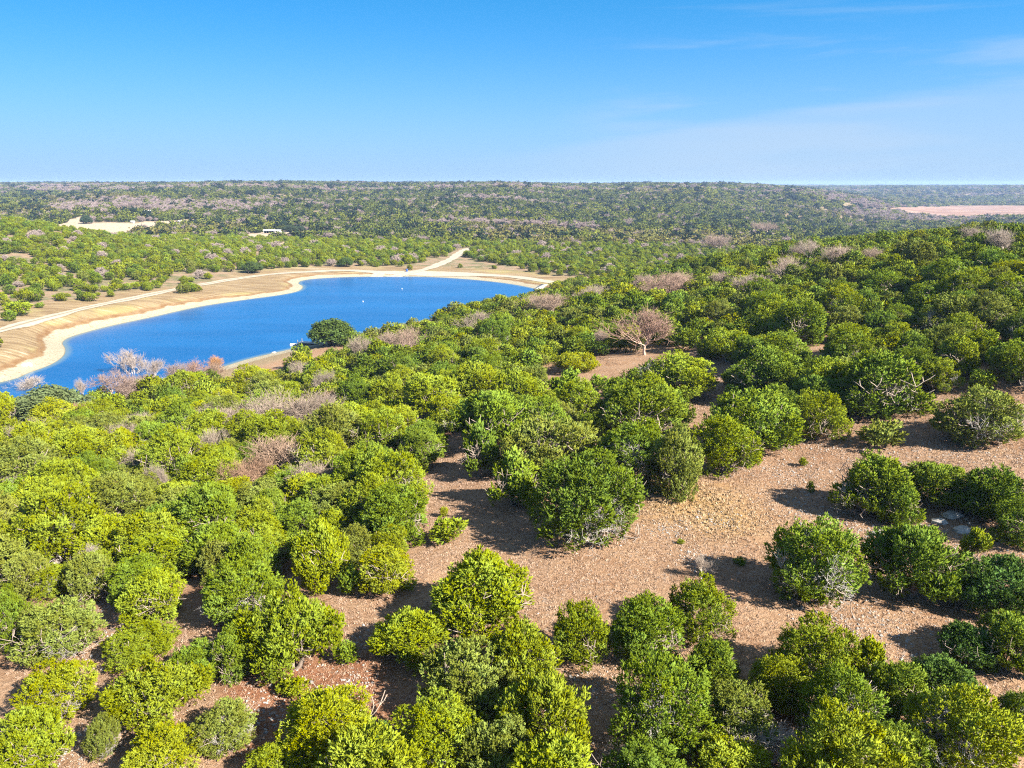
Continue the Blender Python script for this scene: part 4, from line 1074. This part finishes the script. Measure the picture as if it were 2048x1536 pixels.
# ------------------------------------------------------------------ woods that read as a mass
def scatter_object(name, P, scl, rot, var, tint, meshes):
    me = np_mesh(name, P, [np.zeros((0, 3), int)] and [], None) if False else None
    me = bpy.data.meshes.new(name)
    n = len(P)
    me.vertices.add(n); me.vertices.foreach_set("co", np.asarray(P, np.float32).ravel())
    for nm, ty, a, key in (("scl", 'FLOAT_VECTOR', scl, "vector"), ("spin", 'FLOAT', rot, "value"), ("kind_index", 'INT', var, "value")):
        at = me.attributes.new(nm, ty, 'POINT'); at.data.foreach_set(key, np.asarray(a, np.float32 if ty != 'INT' else np.int32).ravel())
    at = me.attributes.new("tint", 'FLOAT_COLOR', 'POINT')
    at.data.foreach_set("color", np.c_[np.asarray(tint, np.float32), np.ones(n, np.float32)].astype(np.float32).ravel())
    me.update()
    o = link(name, me)
    ng = bpy.data.node_groups.new(name + "_scatter", 'GeometryNodeTree')
    ng.interface.new_socket(name="Geometry", in_out='INPUT', socket_type='NodeSocketGeometry')
    ng.interface.new_socket(name="Geometry", in_out='OUTPUT', socket_type='NodeSocketGeometry')
    N_, L_ = ng.nodes, ng.links
    gi, go = N_.new("NodeGroupInput"), N_.new("NodeGroupOutput")
    def named(nm, dt):
        x = N_.new("GeometryNodeInputNamedAttribute"); x.data_type = dt; x.inputs["Name"].default_value = nm
        return x.outputs["Attribute"]
    scl_o, spin_o, ki = named("scl", 'FLOAT_VECTOR'), named("spin", 'FLOAT'), named("kind_index", 'INT')
    cx = N_.new("ShaderNodeCombineXYZ"); L_.new(spin_o, cx.inputs[2])
    jn = N_.new("GeometryNodeJoinGeometry")
    for k, m in enumerate(meshes):
        src = bpy.data.objects.new(m.name + "_source", m)
        oi = N_.new("GeometryNodeObjectInfo"); oi.inputs["Object"].default_value = src; oi.transform_space = 'ORIGINAL'
        cp = N_.new("FunctionNodeCompare"); cp.data_type = 'INT'; cp.operation = 'EQUAL'
        L_.new(ki, cp.inputs[2]); cp.inputs[3].default_value = k
        ip = N_.new("GeometryNodeInstanceOnPoints")
        L_.new(gi.outputs[0], ip.inputs["Points"]); L_.new(cp.outputs[0], ip.inputs["Selection"])
        L_.new(oi.outputs["Geometry"], ip.inputs["Instance"]); L_.new(cx.outputs[0], ip.inputs["Rotation"]); L_.new(scl_o, ip.inputs["Scale"])
        L_.new(ip.outputs[0], jn.inputs[0])
    L_.new(jn.outputs[0], go.inputs[0])
    md = o.modifiers.new("scatter", 'NODES'); md.node_group = ng
    return tag(o, kind="stuff")
def tints(rng, keys, amt=0.14):
    c = np.array([TINT[k] for k in keys]); f = rng.uniform(1 - amt, 1 + amt, (len(c), 1)); h = rng.uniform(-amt, amt, len(c))
    c = c * f; c[:, 0] *= 1 + 0.4 * h
    return c
if mass:
    mp = np.array([j['p'] for j in mass]); ma = np.array([j['a'] for j in mass]); mb = np.array([j['b'] for j in mass])
    scatter_object("juniper_woodland", mp, np.stack([ma, ma, mb], -1), rng.uniform(0, 6.28, len(mp)), rng.integers(0, 4, len(mp)), tints(rng, [j['tint'] for j in mass]), FARJ)

EXCL = FIELDS[:1] + PALES
def far_candidates(n, y0, y1, power=1.0):
    az = rng.uniform(-0.80, 0.80, n)
    y = (rng.random(n) * (y1 ** power - y0 ** power) + y0 ** power) ** (1 / power)
    Q = np.stack([az * y, y], -1)
    k = ~near_depth(Q)
    sd = shore_sd(Q); k &= sd > 16
    k &= road_dist(Q) > 6.5
    for f in EXCL: k &= ~inside(Q, f)
    return Q[k]
# hill and flats just behind the dam
Q = far_candidates(26000, 190, 760, 2.0)
rd = road_dist(Q)
sdq = shore_sd(Q)
U, V_, D_ = project(np.c_[Q, height(Q, sdq)])
# tan slope between the road and the wooded hill on the left, bare ground round the road fork
lim = np.where(U < 420, np.interp(U, [-400, 0, 100, 200, 300, 420], [560, 568, 562, 545, 540, 542]), np.interp(U, [420, 500, 640, 760, 830, 900, 960, 1040, 1100, 2048], [548, 541, 533, 534, 528, 517, 523, 538, 552, 560]))
p_keep = np.where(V_ < lim, 0.95, np.where(U < 420, 0.16, 0.02))
p_keep *= np.where((fbm(Q[:, 0] / 26, Q[:, 1] / 26, 55) < -0.17), 0.12, 1.0)
p_keep = np.where((U < 330) & (V_ > lim) & (V_ < lim + 22), 0.6, p_keep)
Q = Q[(rng.random(len(Q)) < p_keep)]
out = []
for x, y in Q:
    r = rng.uniform(1.7, 3.4)
    if g_free(x, y, r, 0.74):
        g_add(x, y, r); out.append((x, y, r))
out = np.array(out); z = height(out[:, :2])
keys = rng.choice(list('ygdo'), len(out), p=[0.62, 0.22, 0.08, 0.08])
tn = tints(rng, keys)
vr = rng.integers(0, 4, len(out))
bz = out[:, 2] * rng.uniform(0.7, 1.0, len(out))
bm = rng.random(len(out)) < 0.045
vr[bm] = 4; tn[bm] = (0.30, 0.25, 0.22)
scatter_object("dam_side_woodland", np.c_[out[:, :2], z - 0.1], np.stack([out[:, 2], out[:, 2], bz], -1), rng.uniform(0, 6.28, len(out)), vr, tn, FARJ + FARB[:1])
print("singles", len(singles), "mass", len(mass), "dam side", len(out))
# valley and hills beyond: coarser with distance
def far_wood(name, n, y0, y1, r0, r1, k_sp, power, meshes, hz):
    Q = far_candidates(n, y0, y1, power)
    dens = fbm(Q[:, 0] / 90, Q[:, 1] / 60, 77)
    Q = Q[(dens > -0.13) | (rng.random(len(Q)) < 0.10)]
    g = {}; res = []
    cell = r1 * 2
    for x, y in Q:
        r = rng.uniform(r0, r1)
        i, j = int(x // cell), int(y // cell); good = True
        for a in (i - 1, i, i + 1):
            for b in (j - 1, j, j + 1):
                for X, Y, q in g.get((a, b), ()):
                    if (X - x) ** 2 + (Y - y) ** 2 < (k_sp * (r + q)) ** 2: good = False; break
                if not good: break
            if not good: break
        if good: g.setdefault((i, j), []).append((x, y, r)); res.append((x, y, r))
    o = np.array(res); z = height(o[:, :2])
    pt = fbm(o[:, 0] / 160, o[:, 1] / 260, 91, 5)
    draw = fbm(o[:, 0] / 420, o[:, 1] / 200, 17, 4)
    keys = np.where(pt > 0.12, 'o', np.where(pt > -0.06, 'g', 'd'))
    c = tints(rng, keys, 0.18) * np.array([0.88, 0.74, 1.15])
    oak = rng.random(len(o)) < 0.10
    c[oak] = np.array([0.036, 0.058, 0.026]) * rng.uniform(0.8, 1.2, (oak.sum(), 1))
    vr = rng.integers(0, len(meshes), len(o)); sc = np.stack([o[:, 2], o[:, 2], hz * rng.uniform(0.75, 1.15, len(o))], -1)
    sc[oak] *= 1.35
    bare = (draw > 0.13) & (rng.random(len(o)) < 0.75) | (rng.random(len(o)) < 0.11)
    vr[bare] = len(meshes)
    hue = rng.random(bare.sum())[:, None]
    c[bare] = np.array([0.24, 0.19, 0.18]) * (0.8 + 0.4 * hue)
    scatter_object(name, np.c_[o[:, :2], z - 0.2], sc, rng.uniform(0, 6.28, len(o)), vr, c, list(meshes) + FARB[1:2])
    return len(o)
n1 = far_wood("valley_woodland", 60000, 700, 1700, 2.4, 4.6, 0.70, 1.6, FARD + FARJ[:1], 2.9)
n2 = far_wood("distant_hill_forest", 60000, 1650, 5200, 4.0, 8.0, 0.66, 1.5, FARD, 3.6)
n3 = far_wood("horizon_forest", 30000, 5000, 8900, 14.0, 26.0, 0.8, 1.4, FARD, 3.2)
print("far", n1, n2, n3)


# ------------------------------------------------------------------ dry grass tufts and broken limestone on the open ground
def open_points(n, y0, y1, seed):
    r = R(seed); az = r.uniform(-0.74, 0.74, n); y = np.sqrt(r.uniform(y0 ** 2, y1 ** 2, n))
    return np.stack([az * y, y], -1)
def grass_stuff():
    r = R(71)
    Q = open_points(210000, 33, 125, 72)
    k = near_depth(Q) & (inside(Q, OPEN[0]) | inside(Q, OPEN[1])) & (fbm(Q[:, 0] / 3.0, Q[:, 1] / 3.0, 33) > -0.22)
    Q = Q[k]; n = len(Q); z = height(Q)
    B = 4; hgt = r.uniform(0.08, 0.20, n); yl = np.zeros(n)
    for (u, v, s_) in ((1385, 1005, 5.0), (1440, 1035, 4.0), (1345, 1010, 3)):
        yl = np.maximum(yl, np.exp(-((Q - cast(u, v)[0][0][:2]) ** 2).sum(1) / (s_ * s_)))
    yl *= 0.5
    hgt = np.repeat(hgt * (1 + 1.6 * yl), B)
    base = np.repeat(np.c_[Q, z - 0.02], B, 0) + np.c_[r.normal(size=(n * B, 2)) * 0.07, np.zeros(n * B)]
    d = unit(np.c_[r.normal(size=(n * B, 2)) * 0.55, np.ones(n * B)])
    sd_ = unit(np.cross(d, rand_dirs(r, n * B))) * (hgt * 0.16)[:, None]
    V = np.stack([base - sd_, base + sd_, base + d * hgt[:, None]], 1).reshape(-1, 3)
    var = np.repeat(r.random(n), B * 3)
    m = bpy.data.materials.new("dry_grass"); t = NT(m)
    c = t.mix(t.attr("var"), (0.19, 0.120, 0.080), (0.42, 0.305, 0.225))
    c = t.mix(t.attr("yellow"), c, t.mix(t.attr("var"), (0.24, 0.15, 0.05), (0.42, 0.30, 0.12)))
    d1 = t.new("ShaderNodeBsdfDiffuse"); t.put(d1.inputs[0], c); d1.inputs["Normal"].default_value = (0, 0, 0)
    up = t.new("ShaderNodeCombineXYZ"); up.inputs[2].default_value = 1.0
    ge = t.new("ShaderNodeNewGeometry"); mv = t.new("ShaderNodeMix", data_type='VECTOR'); mv.inputs[0].default_value = 0.6
    t.l.new(ge.outputs["Normal"], mv.inputs[4]); t.l.new(up.outputs[0], mv.inputs[5]); t.l.new(mv.outputs[1], d1.inputs["Normal"])
    t.finish(d1)
    me = np_mesh("dry_grass", V, [np.arange(len(V)).reshape(-1, 3)], m, {"var": ('FLOAT', var), "yellow": ('FLOAT', np.repeat(yl, B * 3))})
    tag(link("dry_grass", me), kind="stuff")
grass_stuff()
def gravel_stuff():
    r = R(81); pts, szs = [], []
    for (u, v, s_, a) in ROCKY:
        g = cast(u, v)[0][0]
        n = int(95 * s_ * a)
        P = g[:2] + r.normal(size=(n, 2)) * s_ * 0.62
        pts.append(P); szs.append(r.gamma(2.0, 0.026, n) + 0.03)
    Q = open_points(9000, 33, 150, 83)
    Q = Q[near_depth(Q) & (fbm(Q[:, 0] / 14, Q[:, 1] / 14, 21) > 0.02)]
    pts.append(Q); szs.append(r.gamma(2.0, 0.018, len(Q)) + 0.02)
    P = np.concatenate(pts); S = np.minimum(np.concatenate(szs), 0.26); n = len(P); z = height(P)
    o = np.array([(1, 0, 0), (0, 1, 0), (-1, 0, 0), (0, -1, 0), (0.1, 0, 0.7), (0, 0, -0.6)], float)
    V = o[None] * r.uniform(0.6, 1.3, (n, 6, 1)) * S[:, None, None]
    a = r.uniform(0, 6.28, n); ca, sa = np.cos(a)[:, None], np.sin(a)[:, None]
    V = np.stack([V[..., 0] * ca - V[..., 1] * sa * 0.8, V[..., 0] * sa + V[..., 1] * ca * 0.8, V[..., 2]], -1) + np.c_[P, z][:, None]
    f = np.array([(0, 1, 4), (1, 2, 4), (2, 3, 4), (3, 0, 4), (1, 0, 5), (2, 1, 5), (3, 2, 5), (0, 3, 5)])
    F = (f[None] + (np.arange(n) * 6)[:, None, None]).reshape(-1, 3)
    me = np_mesh("limestone_gravel", V.reshape(-1, 3), [F], plain_mat("broken_limestone", (0.27, 0.25, 0.23), 0.9, 0.2, 0.2, 0.8))
    tag(link("limestone_gravel", me), kind="stuff")
gravel_stuff()

# ------------------------------------------------------------------ small built things
def boxes(name, bs, mat, parent=None, loc=None):
    V, F = [], []
    for (cx, cyy, cz, sx, sy, sz) in bs:
        o = len(V)
        for dz in (-1, 1):
            for dx, dy in ((-1, -1), (1, -1), (1, 1), (-1, 1)): V.append((cx + dx * sx / 2, cyy + dy * sy / 2, cz + dz * sz / 2))
        F += [(o, o + 3, o + 2, o + 1), (o + 4, o + 5, o + 6, o + 7)] + [(o + i, o + (i + 1) % 4, o + 4 + (i + 1) % 4, o + 4 + i) for i in range(4)]
    return link(name, np_mesh(name, V, [np.array(F)], mat), parent, loc)
def prism(name, prof, depth, mat, parent=None, loc=None, axis='y'):
    """profile in x-z pulled DEPTH along y"""
    n = len(prof)
    V = [(x, -depth / 2, z) for x, z in prof] + [(x, depth / 2, z) for x, z in prof]
    me = bpy.data.meshes.new(name)
    me.from_pydata(V, [], [tuple(range(n)), tuple(range(2 * n - 1, n - 1, -1))] + [(i, n + i, n + (i + 1) % n, (i + 1) % n) for i in range(n)])
    me.materials.append(mat); me.update()
    return link(name, me, parent, loc)
m_white = plain_mat("white_painted_metal", (0.62, 0.62, 0.60), 0.5, 0.4, 0.05)
m_deck = plain_mat("sun_bleached_deck", (0.50, 0.48, 0.46), 0.8, 0.2, 0.08, 2.0)
m_dark = plain_mat("dark_float", (0.025, 0.025, 0.03), 0.7, 0.3)
m_wood = plain_mat("grey_post_wood", (0.20, 0.17, 0.14))
m_red = plain_mat("red_paint", (0.42, 0.07, 0.05), 0.5, 0.4, 0.06)
m_wall = plain_mat("pale_wall", (0.34, 0.37, 0.40), 0.8, 0.2, 0.06)
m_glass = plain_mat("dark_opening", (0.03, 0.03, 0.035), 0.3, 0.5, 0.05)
m_blue = plain_mat("blue_plastic", (0.03, 0.08, 0.30), 0.4, 0.5, 0.05)
m_conc = plain_mat("pale_concrete", (0.40, 0.38, 0.33), 0.9, 0.2, 0.08, 1.0)
m_cream = plain_mat("cream_wall", (0.45, 0.42, 0.36), 0.8, 0.2, 0.06)

dk = at_z(620, 689.0, 0.0)
dock = link("dock", None, None, (dk[0], dk[1], 0.0)); dock.rotation_euler = (0, 0, math.radians(-14))
tag(dock, 'pale floating dock with dark underside beneath the big lakeside oak', 'dock')
for i in range(9): boxes("plank", [(-3.2 + i * 0.80, 0, 0.66, 0.785, 2.6, 0.07)], m_deck, dock)
boxes("frame", [(0, -1.24, 0.55, 7.2, 0.08, 0.14), (0, 1.24, 0.55, 7.2, 0.08, 0.14)], m_wood, dock)
for x in (-2.4, 0, 2.4): boxes("float", [(x, 0, 0.20, 1.5, 2.2, 0.56)], m_dark, dock)
for x in (-3.5, 3.5):
    for y in (-1.36, 1.36): boxes("post", [(x, y, 0.55, 0.14, 0.14, 2.0)], m_wood, dock)
prism("ramp", [(3.62, 0.60), (6.6, 0.42), (6.6, 0.52), (3.62, 0.70)], 1.3, m_deck, dock)
def lawn_chair(x, y, rz, lab):
    c, s_ = math.cos(dock.rotation_euler[2]), math.sin(dock.rotation_euler[2])
    o = link("lawn_chair", None, None, (dk[0] + c * x - s_ * y, dk[1] + s_ * x + c * y, 0.697)); o.rotation_euler = (0, 0, rz)
    boxes("seat", [(0, 0, 0.40, 0.55, 0.55, 0.05)], m_red, o)
    b = boxes("backrest", [(0, 0, 0.33, 0.55, 0.05, 0.70)], m_red, o, (0, 0.28, 0.43)); b.rotation_euler = (math.radians(-16), 0, 0)
    for sx in (-1, 1):
        boxes("armrest", [(sx * 0.31, -0.02, 0.62, 0.10, 0.60, 0.04)], m_red, o)
        for sy in (-0.24, 0.24): boxes("leg", [(sx * 0.26, sy, 0.188, 0.06, 0.06, 0.376)], m_red, o)
    tag(o, lab, 'chair', 'red chairs on the dock')
lawn_chair(1.3, 0.2, 0.5, 'red lawn chair nearer the middle of the dock')
lawn_chair(2.6, 0.1, -0.3, 'red lawn chair at the shore end of the dock')
bt = at_z(590, 690.5, 0.0)
boat = link("rowing_boat", None, None, (bt[0], bt[1], 0.02)); boat.rotation_euler = (0, 0, math.radians(8))
tag(boat, 'small white rowing boat tied at the outer end of the dock', 'boat')
def hull():
    st = [(-1.5, 0.50, 0.0), (-0.7, 0.58, -0.02), (0.3, 0.55, -0.02), (1.0, 0.36, 0.06), (1.55, 0.04, 0.22)]
    V, F = [], []
    for x, w, zb in st: V += [(x, -w, 0.48 + zb * 0.4), (x, -w * 0.7, zb), (x, w * 0.7, zb), (x, w, 0.48 + zb * 0.4), (x, w * 0.9, 0.46 + zb * 0.4), (x, w * 0.62, zb + 0.06), (x, -w * 0.62, zb + 0.06), (x, -w * 0.9, 0.46 + zb * 0.4)]
    for i in range(4):
        for k in range(8): F.append((i * 8 + k, i * 8 + (k + 1) % 8, i * 8 + 8 + (k + 1) % 8, i * 8 + 8 + k))
    F += [(7, 6, 5, 4, 3, 2, 1, 0)]
    me = bpy.data.meshes.new("hull"); me.from_pydata(V, [], F); me.materials.append(m_white); me.update()
    return link("hull", me, boat)
hull()
for x in (-0.8, 0.25): boxes("seat", [(x, 0, 0.36, 0.24, 0.92, 0.04)], m_wood, boat)

def shed(name, u, v, L, Dp, H, rz, lab, cat, roofm, wallm, bays=0, z0=None):
    p = cast(u, v)[0][0]
    o = link(name, None, None, tuple(p)); o.rotation_euler = (0, 0, rz); tag(o, lab, cat)
    wt = 0.2
    if bays:
        boxes("wall", [(0, Dp / 2 - wt / 2, H / 2 - 0.3, L, wt, H + 0.6), (-L / 2 + wt / 2, -wt / 2, H / 2 - 0.3, wt, Dp - wt, H + 0.6), (L / 2 - wt / 2, -wt / 2, H / 2 - 0.3, wt, Dp - wt, H + 0.6)], wallm, o)
        for i in range(bays + 1):
            boxes("post", [(-L / 2 + 0.4 + i * (L - 0.8) / bays, -Dp / 2 + 0.35, H / 2 - 0.2, 0.22, 0.22, H + 0.4)], m_wood, o)
        boxes("shade_panel", [(0, Dp / 2 - 0.45, H * 0.45, L - 0.7, 0.1, H * 0.8)], m_glass, o)  # dark sheet stands in for the shade inside the open bays
    else:
        boxes("wall", [(0, 0, H / 2 - 0.3, L, Dp, H + 0.6)], wallm, o)
        for i in range(max(1, int(L / 3.5))):
            x = -L / 2 + L * (i + 0.5) / max(1, int(L / 3.5))
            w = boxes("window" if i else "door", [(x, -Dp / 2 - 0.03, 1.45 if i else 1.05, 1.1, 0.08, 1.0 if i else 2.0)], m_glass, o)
    prism("roof", [(-Dp / 2 - 0.5, H), (0, H + Dp * 0.16), (Dp / 2 + 0.5, H), (Dp / 2 + 0.5, H + 0.18), (0, H + Dp * 0.16 + 0.2), (-Dp / 2 - 0.5, H + 0.18)], L + 0.8, roofm, o).rotation_euler = (0, 0, math.pi / 2)
    return o
shed("open_shed", 539, 466.5, 10.5, 6, 2.7, 0.05, 'long white-roofed open shed with dark front in the valley clearing', 'shed', m_white, m_wall, bays=4)
shed("ranch_house", 556, 467, 6.5, 6, 2.7, -0.05, 'small white building right beside the long open shed', 'house', m_white, m_cream)
shed("farmhouse", 297, 427, 12, 8, 3.0, 0.12, 'white-roofed house among dark oaks on the far left hill', 'house', m_white, m_cream)
shed("storage_shed", 266, 446.5, 4.0, 3, 2.2, 0.0, 'tiny white shed at the left end of the purple-grey trees', 'shed', m_white, m_cream)
shed("farm_building", 366, 447, 9, 6, 2.6, -0.2, 'low pale farm building right of the purple-grey trees', 'building', m_white, m_wall)
shed("storage_shed", 389, 449, 4.0, 3.2, 2.3, 0.6, 'small white shed right of the low pale farm building', 'shed', m_white, m_cream)
def lathe(name, prof, mat, parent=None, loc=None, n=14):
    V, F = [], []
    for r_, z in prof:
        for k in range(n): V.append((r_ * math.cos(k * 6.28318 / n), r_ * math.sin(k * 6.28318 / n), z))
    for i in range(len(prof) - 1):
        for k in range(n): F.append((i * n + k, i * n + (k + 1) % n, (i + 1) * n + (k + 1) % n, (i + 1) * n + k))
    me = bpy.data.meshes.new(name); me.from_pydata(V, [], F); me.materials.append(mat); me.update()
    return link(name, me, parent, loc)
bp = cast(814, 543.5)[0][0]
o = lathe("barrel", [(0.0, 0), (0.34, 0), (0.36, 0.1), (0.36, 0.45), (0.385, 0.47), (0.36, 0.49), (0.36, 0.9), (0.34, 1.0), (0, 1.0)], m_blue, None, tuple(bp)); o.scale = (1.6, 1.6, 1.6)
tag(o, 'small blue barrel standing beside the road fork on the dam', 'barrel')
for (u, v, lab) in ((804, 578, 'white buoy farther out on the water, right of the other'), (726, 603, 'white buoy nearer the middle of the lake')):
    bs_ = 0.55
    o = lathe("buoy", [(0.0, -0.3), (0.3, -0.2), (0.42, 0.05), (0.34, 0.35), (0.12, 0.45), (0.10, 0.8), (0, 0.82)], m_white, None, tuple(at_z(u, v, 0.0)))
    o.scale = (bs_, bs_, bs_); tag(o, lab, 'buoy', 'white buoys on the lake')
cp_ = cast(1081, 575)[0][0]
o = boxes("boat_ramp", [(0, 0, 0.15, 3.2, 12.0, 0.5)], m_conc, None, tuple(cp_)); o.rotation_euler = (math.radians(5), 0, math.radians(-22))
tag(o, 'pale concrete ramp at the right end of the dam', 'ramp')
def boulder(u, v, r_, lab):
    g = R(int(u * 7 + v)); p = cast(u, v)[0][0]
    n = 10; V, F = [], []
    for i in range(5):
        ph = -0.5 + i * 0.5
        for k in range(n):
            a = k * 6.283 / n; rr = math.cos(min(ph, 1.5)) * r_ * g.uniform(0.8, 1.2) if i < 4 else 0.05 * r_
            V.append((rr * math.cos(a), rr * math.sin(a) * 0.8, math.sin(min(ph, 1.5)) * r_ * 0.55))
    for i in range(4):
        for k in range(n): F.append((i * n + k, i * n + (k + 1) % n, (i + 1) * n + (k + 1) % n, (i + 1) * n + k))
    F.append(tuple(4 * n + k for k in range(n)))
    me = bpy.data.meshes.new("boulder"); me.from_pydata(V, [], F); me.materials.append(m_rock); me.update()
    tag(link("boulder", me, None, tuple(p)), lab, 'boulder', 'pale boulders')
m_rock = plain_mat("limestone", (0.40, 0.375, 0.34), 0.9, 0.2, 0.18, 1.6)
for b in [(48, 731, 1.0, 'left one of the two white boulders low on the bank at lake end'), (56, 730, 1.3, 'right one of the two white boulders low on the bank at lake end'),
          (1905, 1032, 0.9, 'pale boulder on the stony bank left of the wide dark juniper'), (1925, 1062, 0.8, 'pale boulder on the stony bank under the wide dark juniper'), (1880, 1045, 0.7, 'pale boulder on the stony bank below the ragged juniper'),
          (548, 706, 0.8, 'pale boulder at the tip of the near shore beach'), (1752, 1068, 0.5, 'pale stone beside the smooth bright juniper')]:
    boulder(*b)

# ------------------------------------------------------------------ the air between
def haze_box():
    x0, x1, y0, y1, z0, z1 = -9600, 9600, -9600, 9600, -60, 66
    V = [(x0,y0,z0),(x1,y0,z0),(x1,y1,z0),(x0,y1,z0),(x0,y0,z1),(x1,y0,z1),(x1,y1,z1),(x0,y1,z1)]
    m = bpy.data.materials.new("pale_haze"); t = NT(m)
    v = t.new("ShaderNodeVolumePrincipled")
    v.inputs["Color"].default_value = (0.42, 0.60, 0.97, 1); v.inputs["Density"].default_value = 0.00008; v.inputs["Anisotropy"].default_value = 0.0
    t.l.new(v.outputs[0], t.out.inputs["Volume"])
    me = np_mesh("haze", V, [np.array([(0,3,2,1),(4,5,6,7),(0,1,5,4),(1,2,6,5),(2,3,7,6),(3,0,4,7)])], m)
    return tag(link("haze", me), kind="stuff")
haze_box()
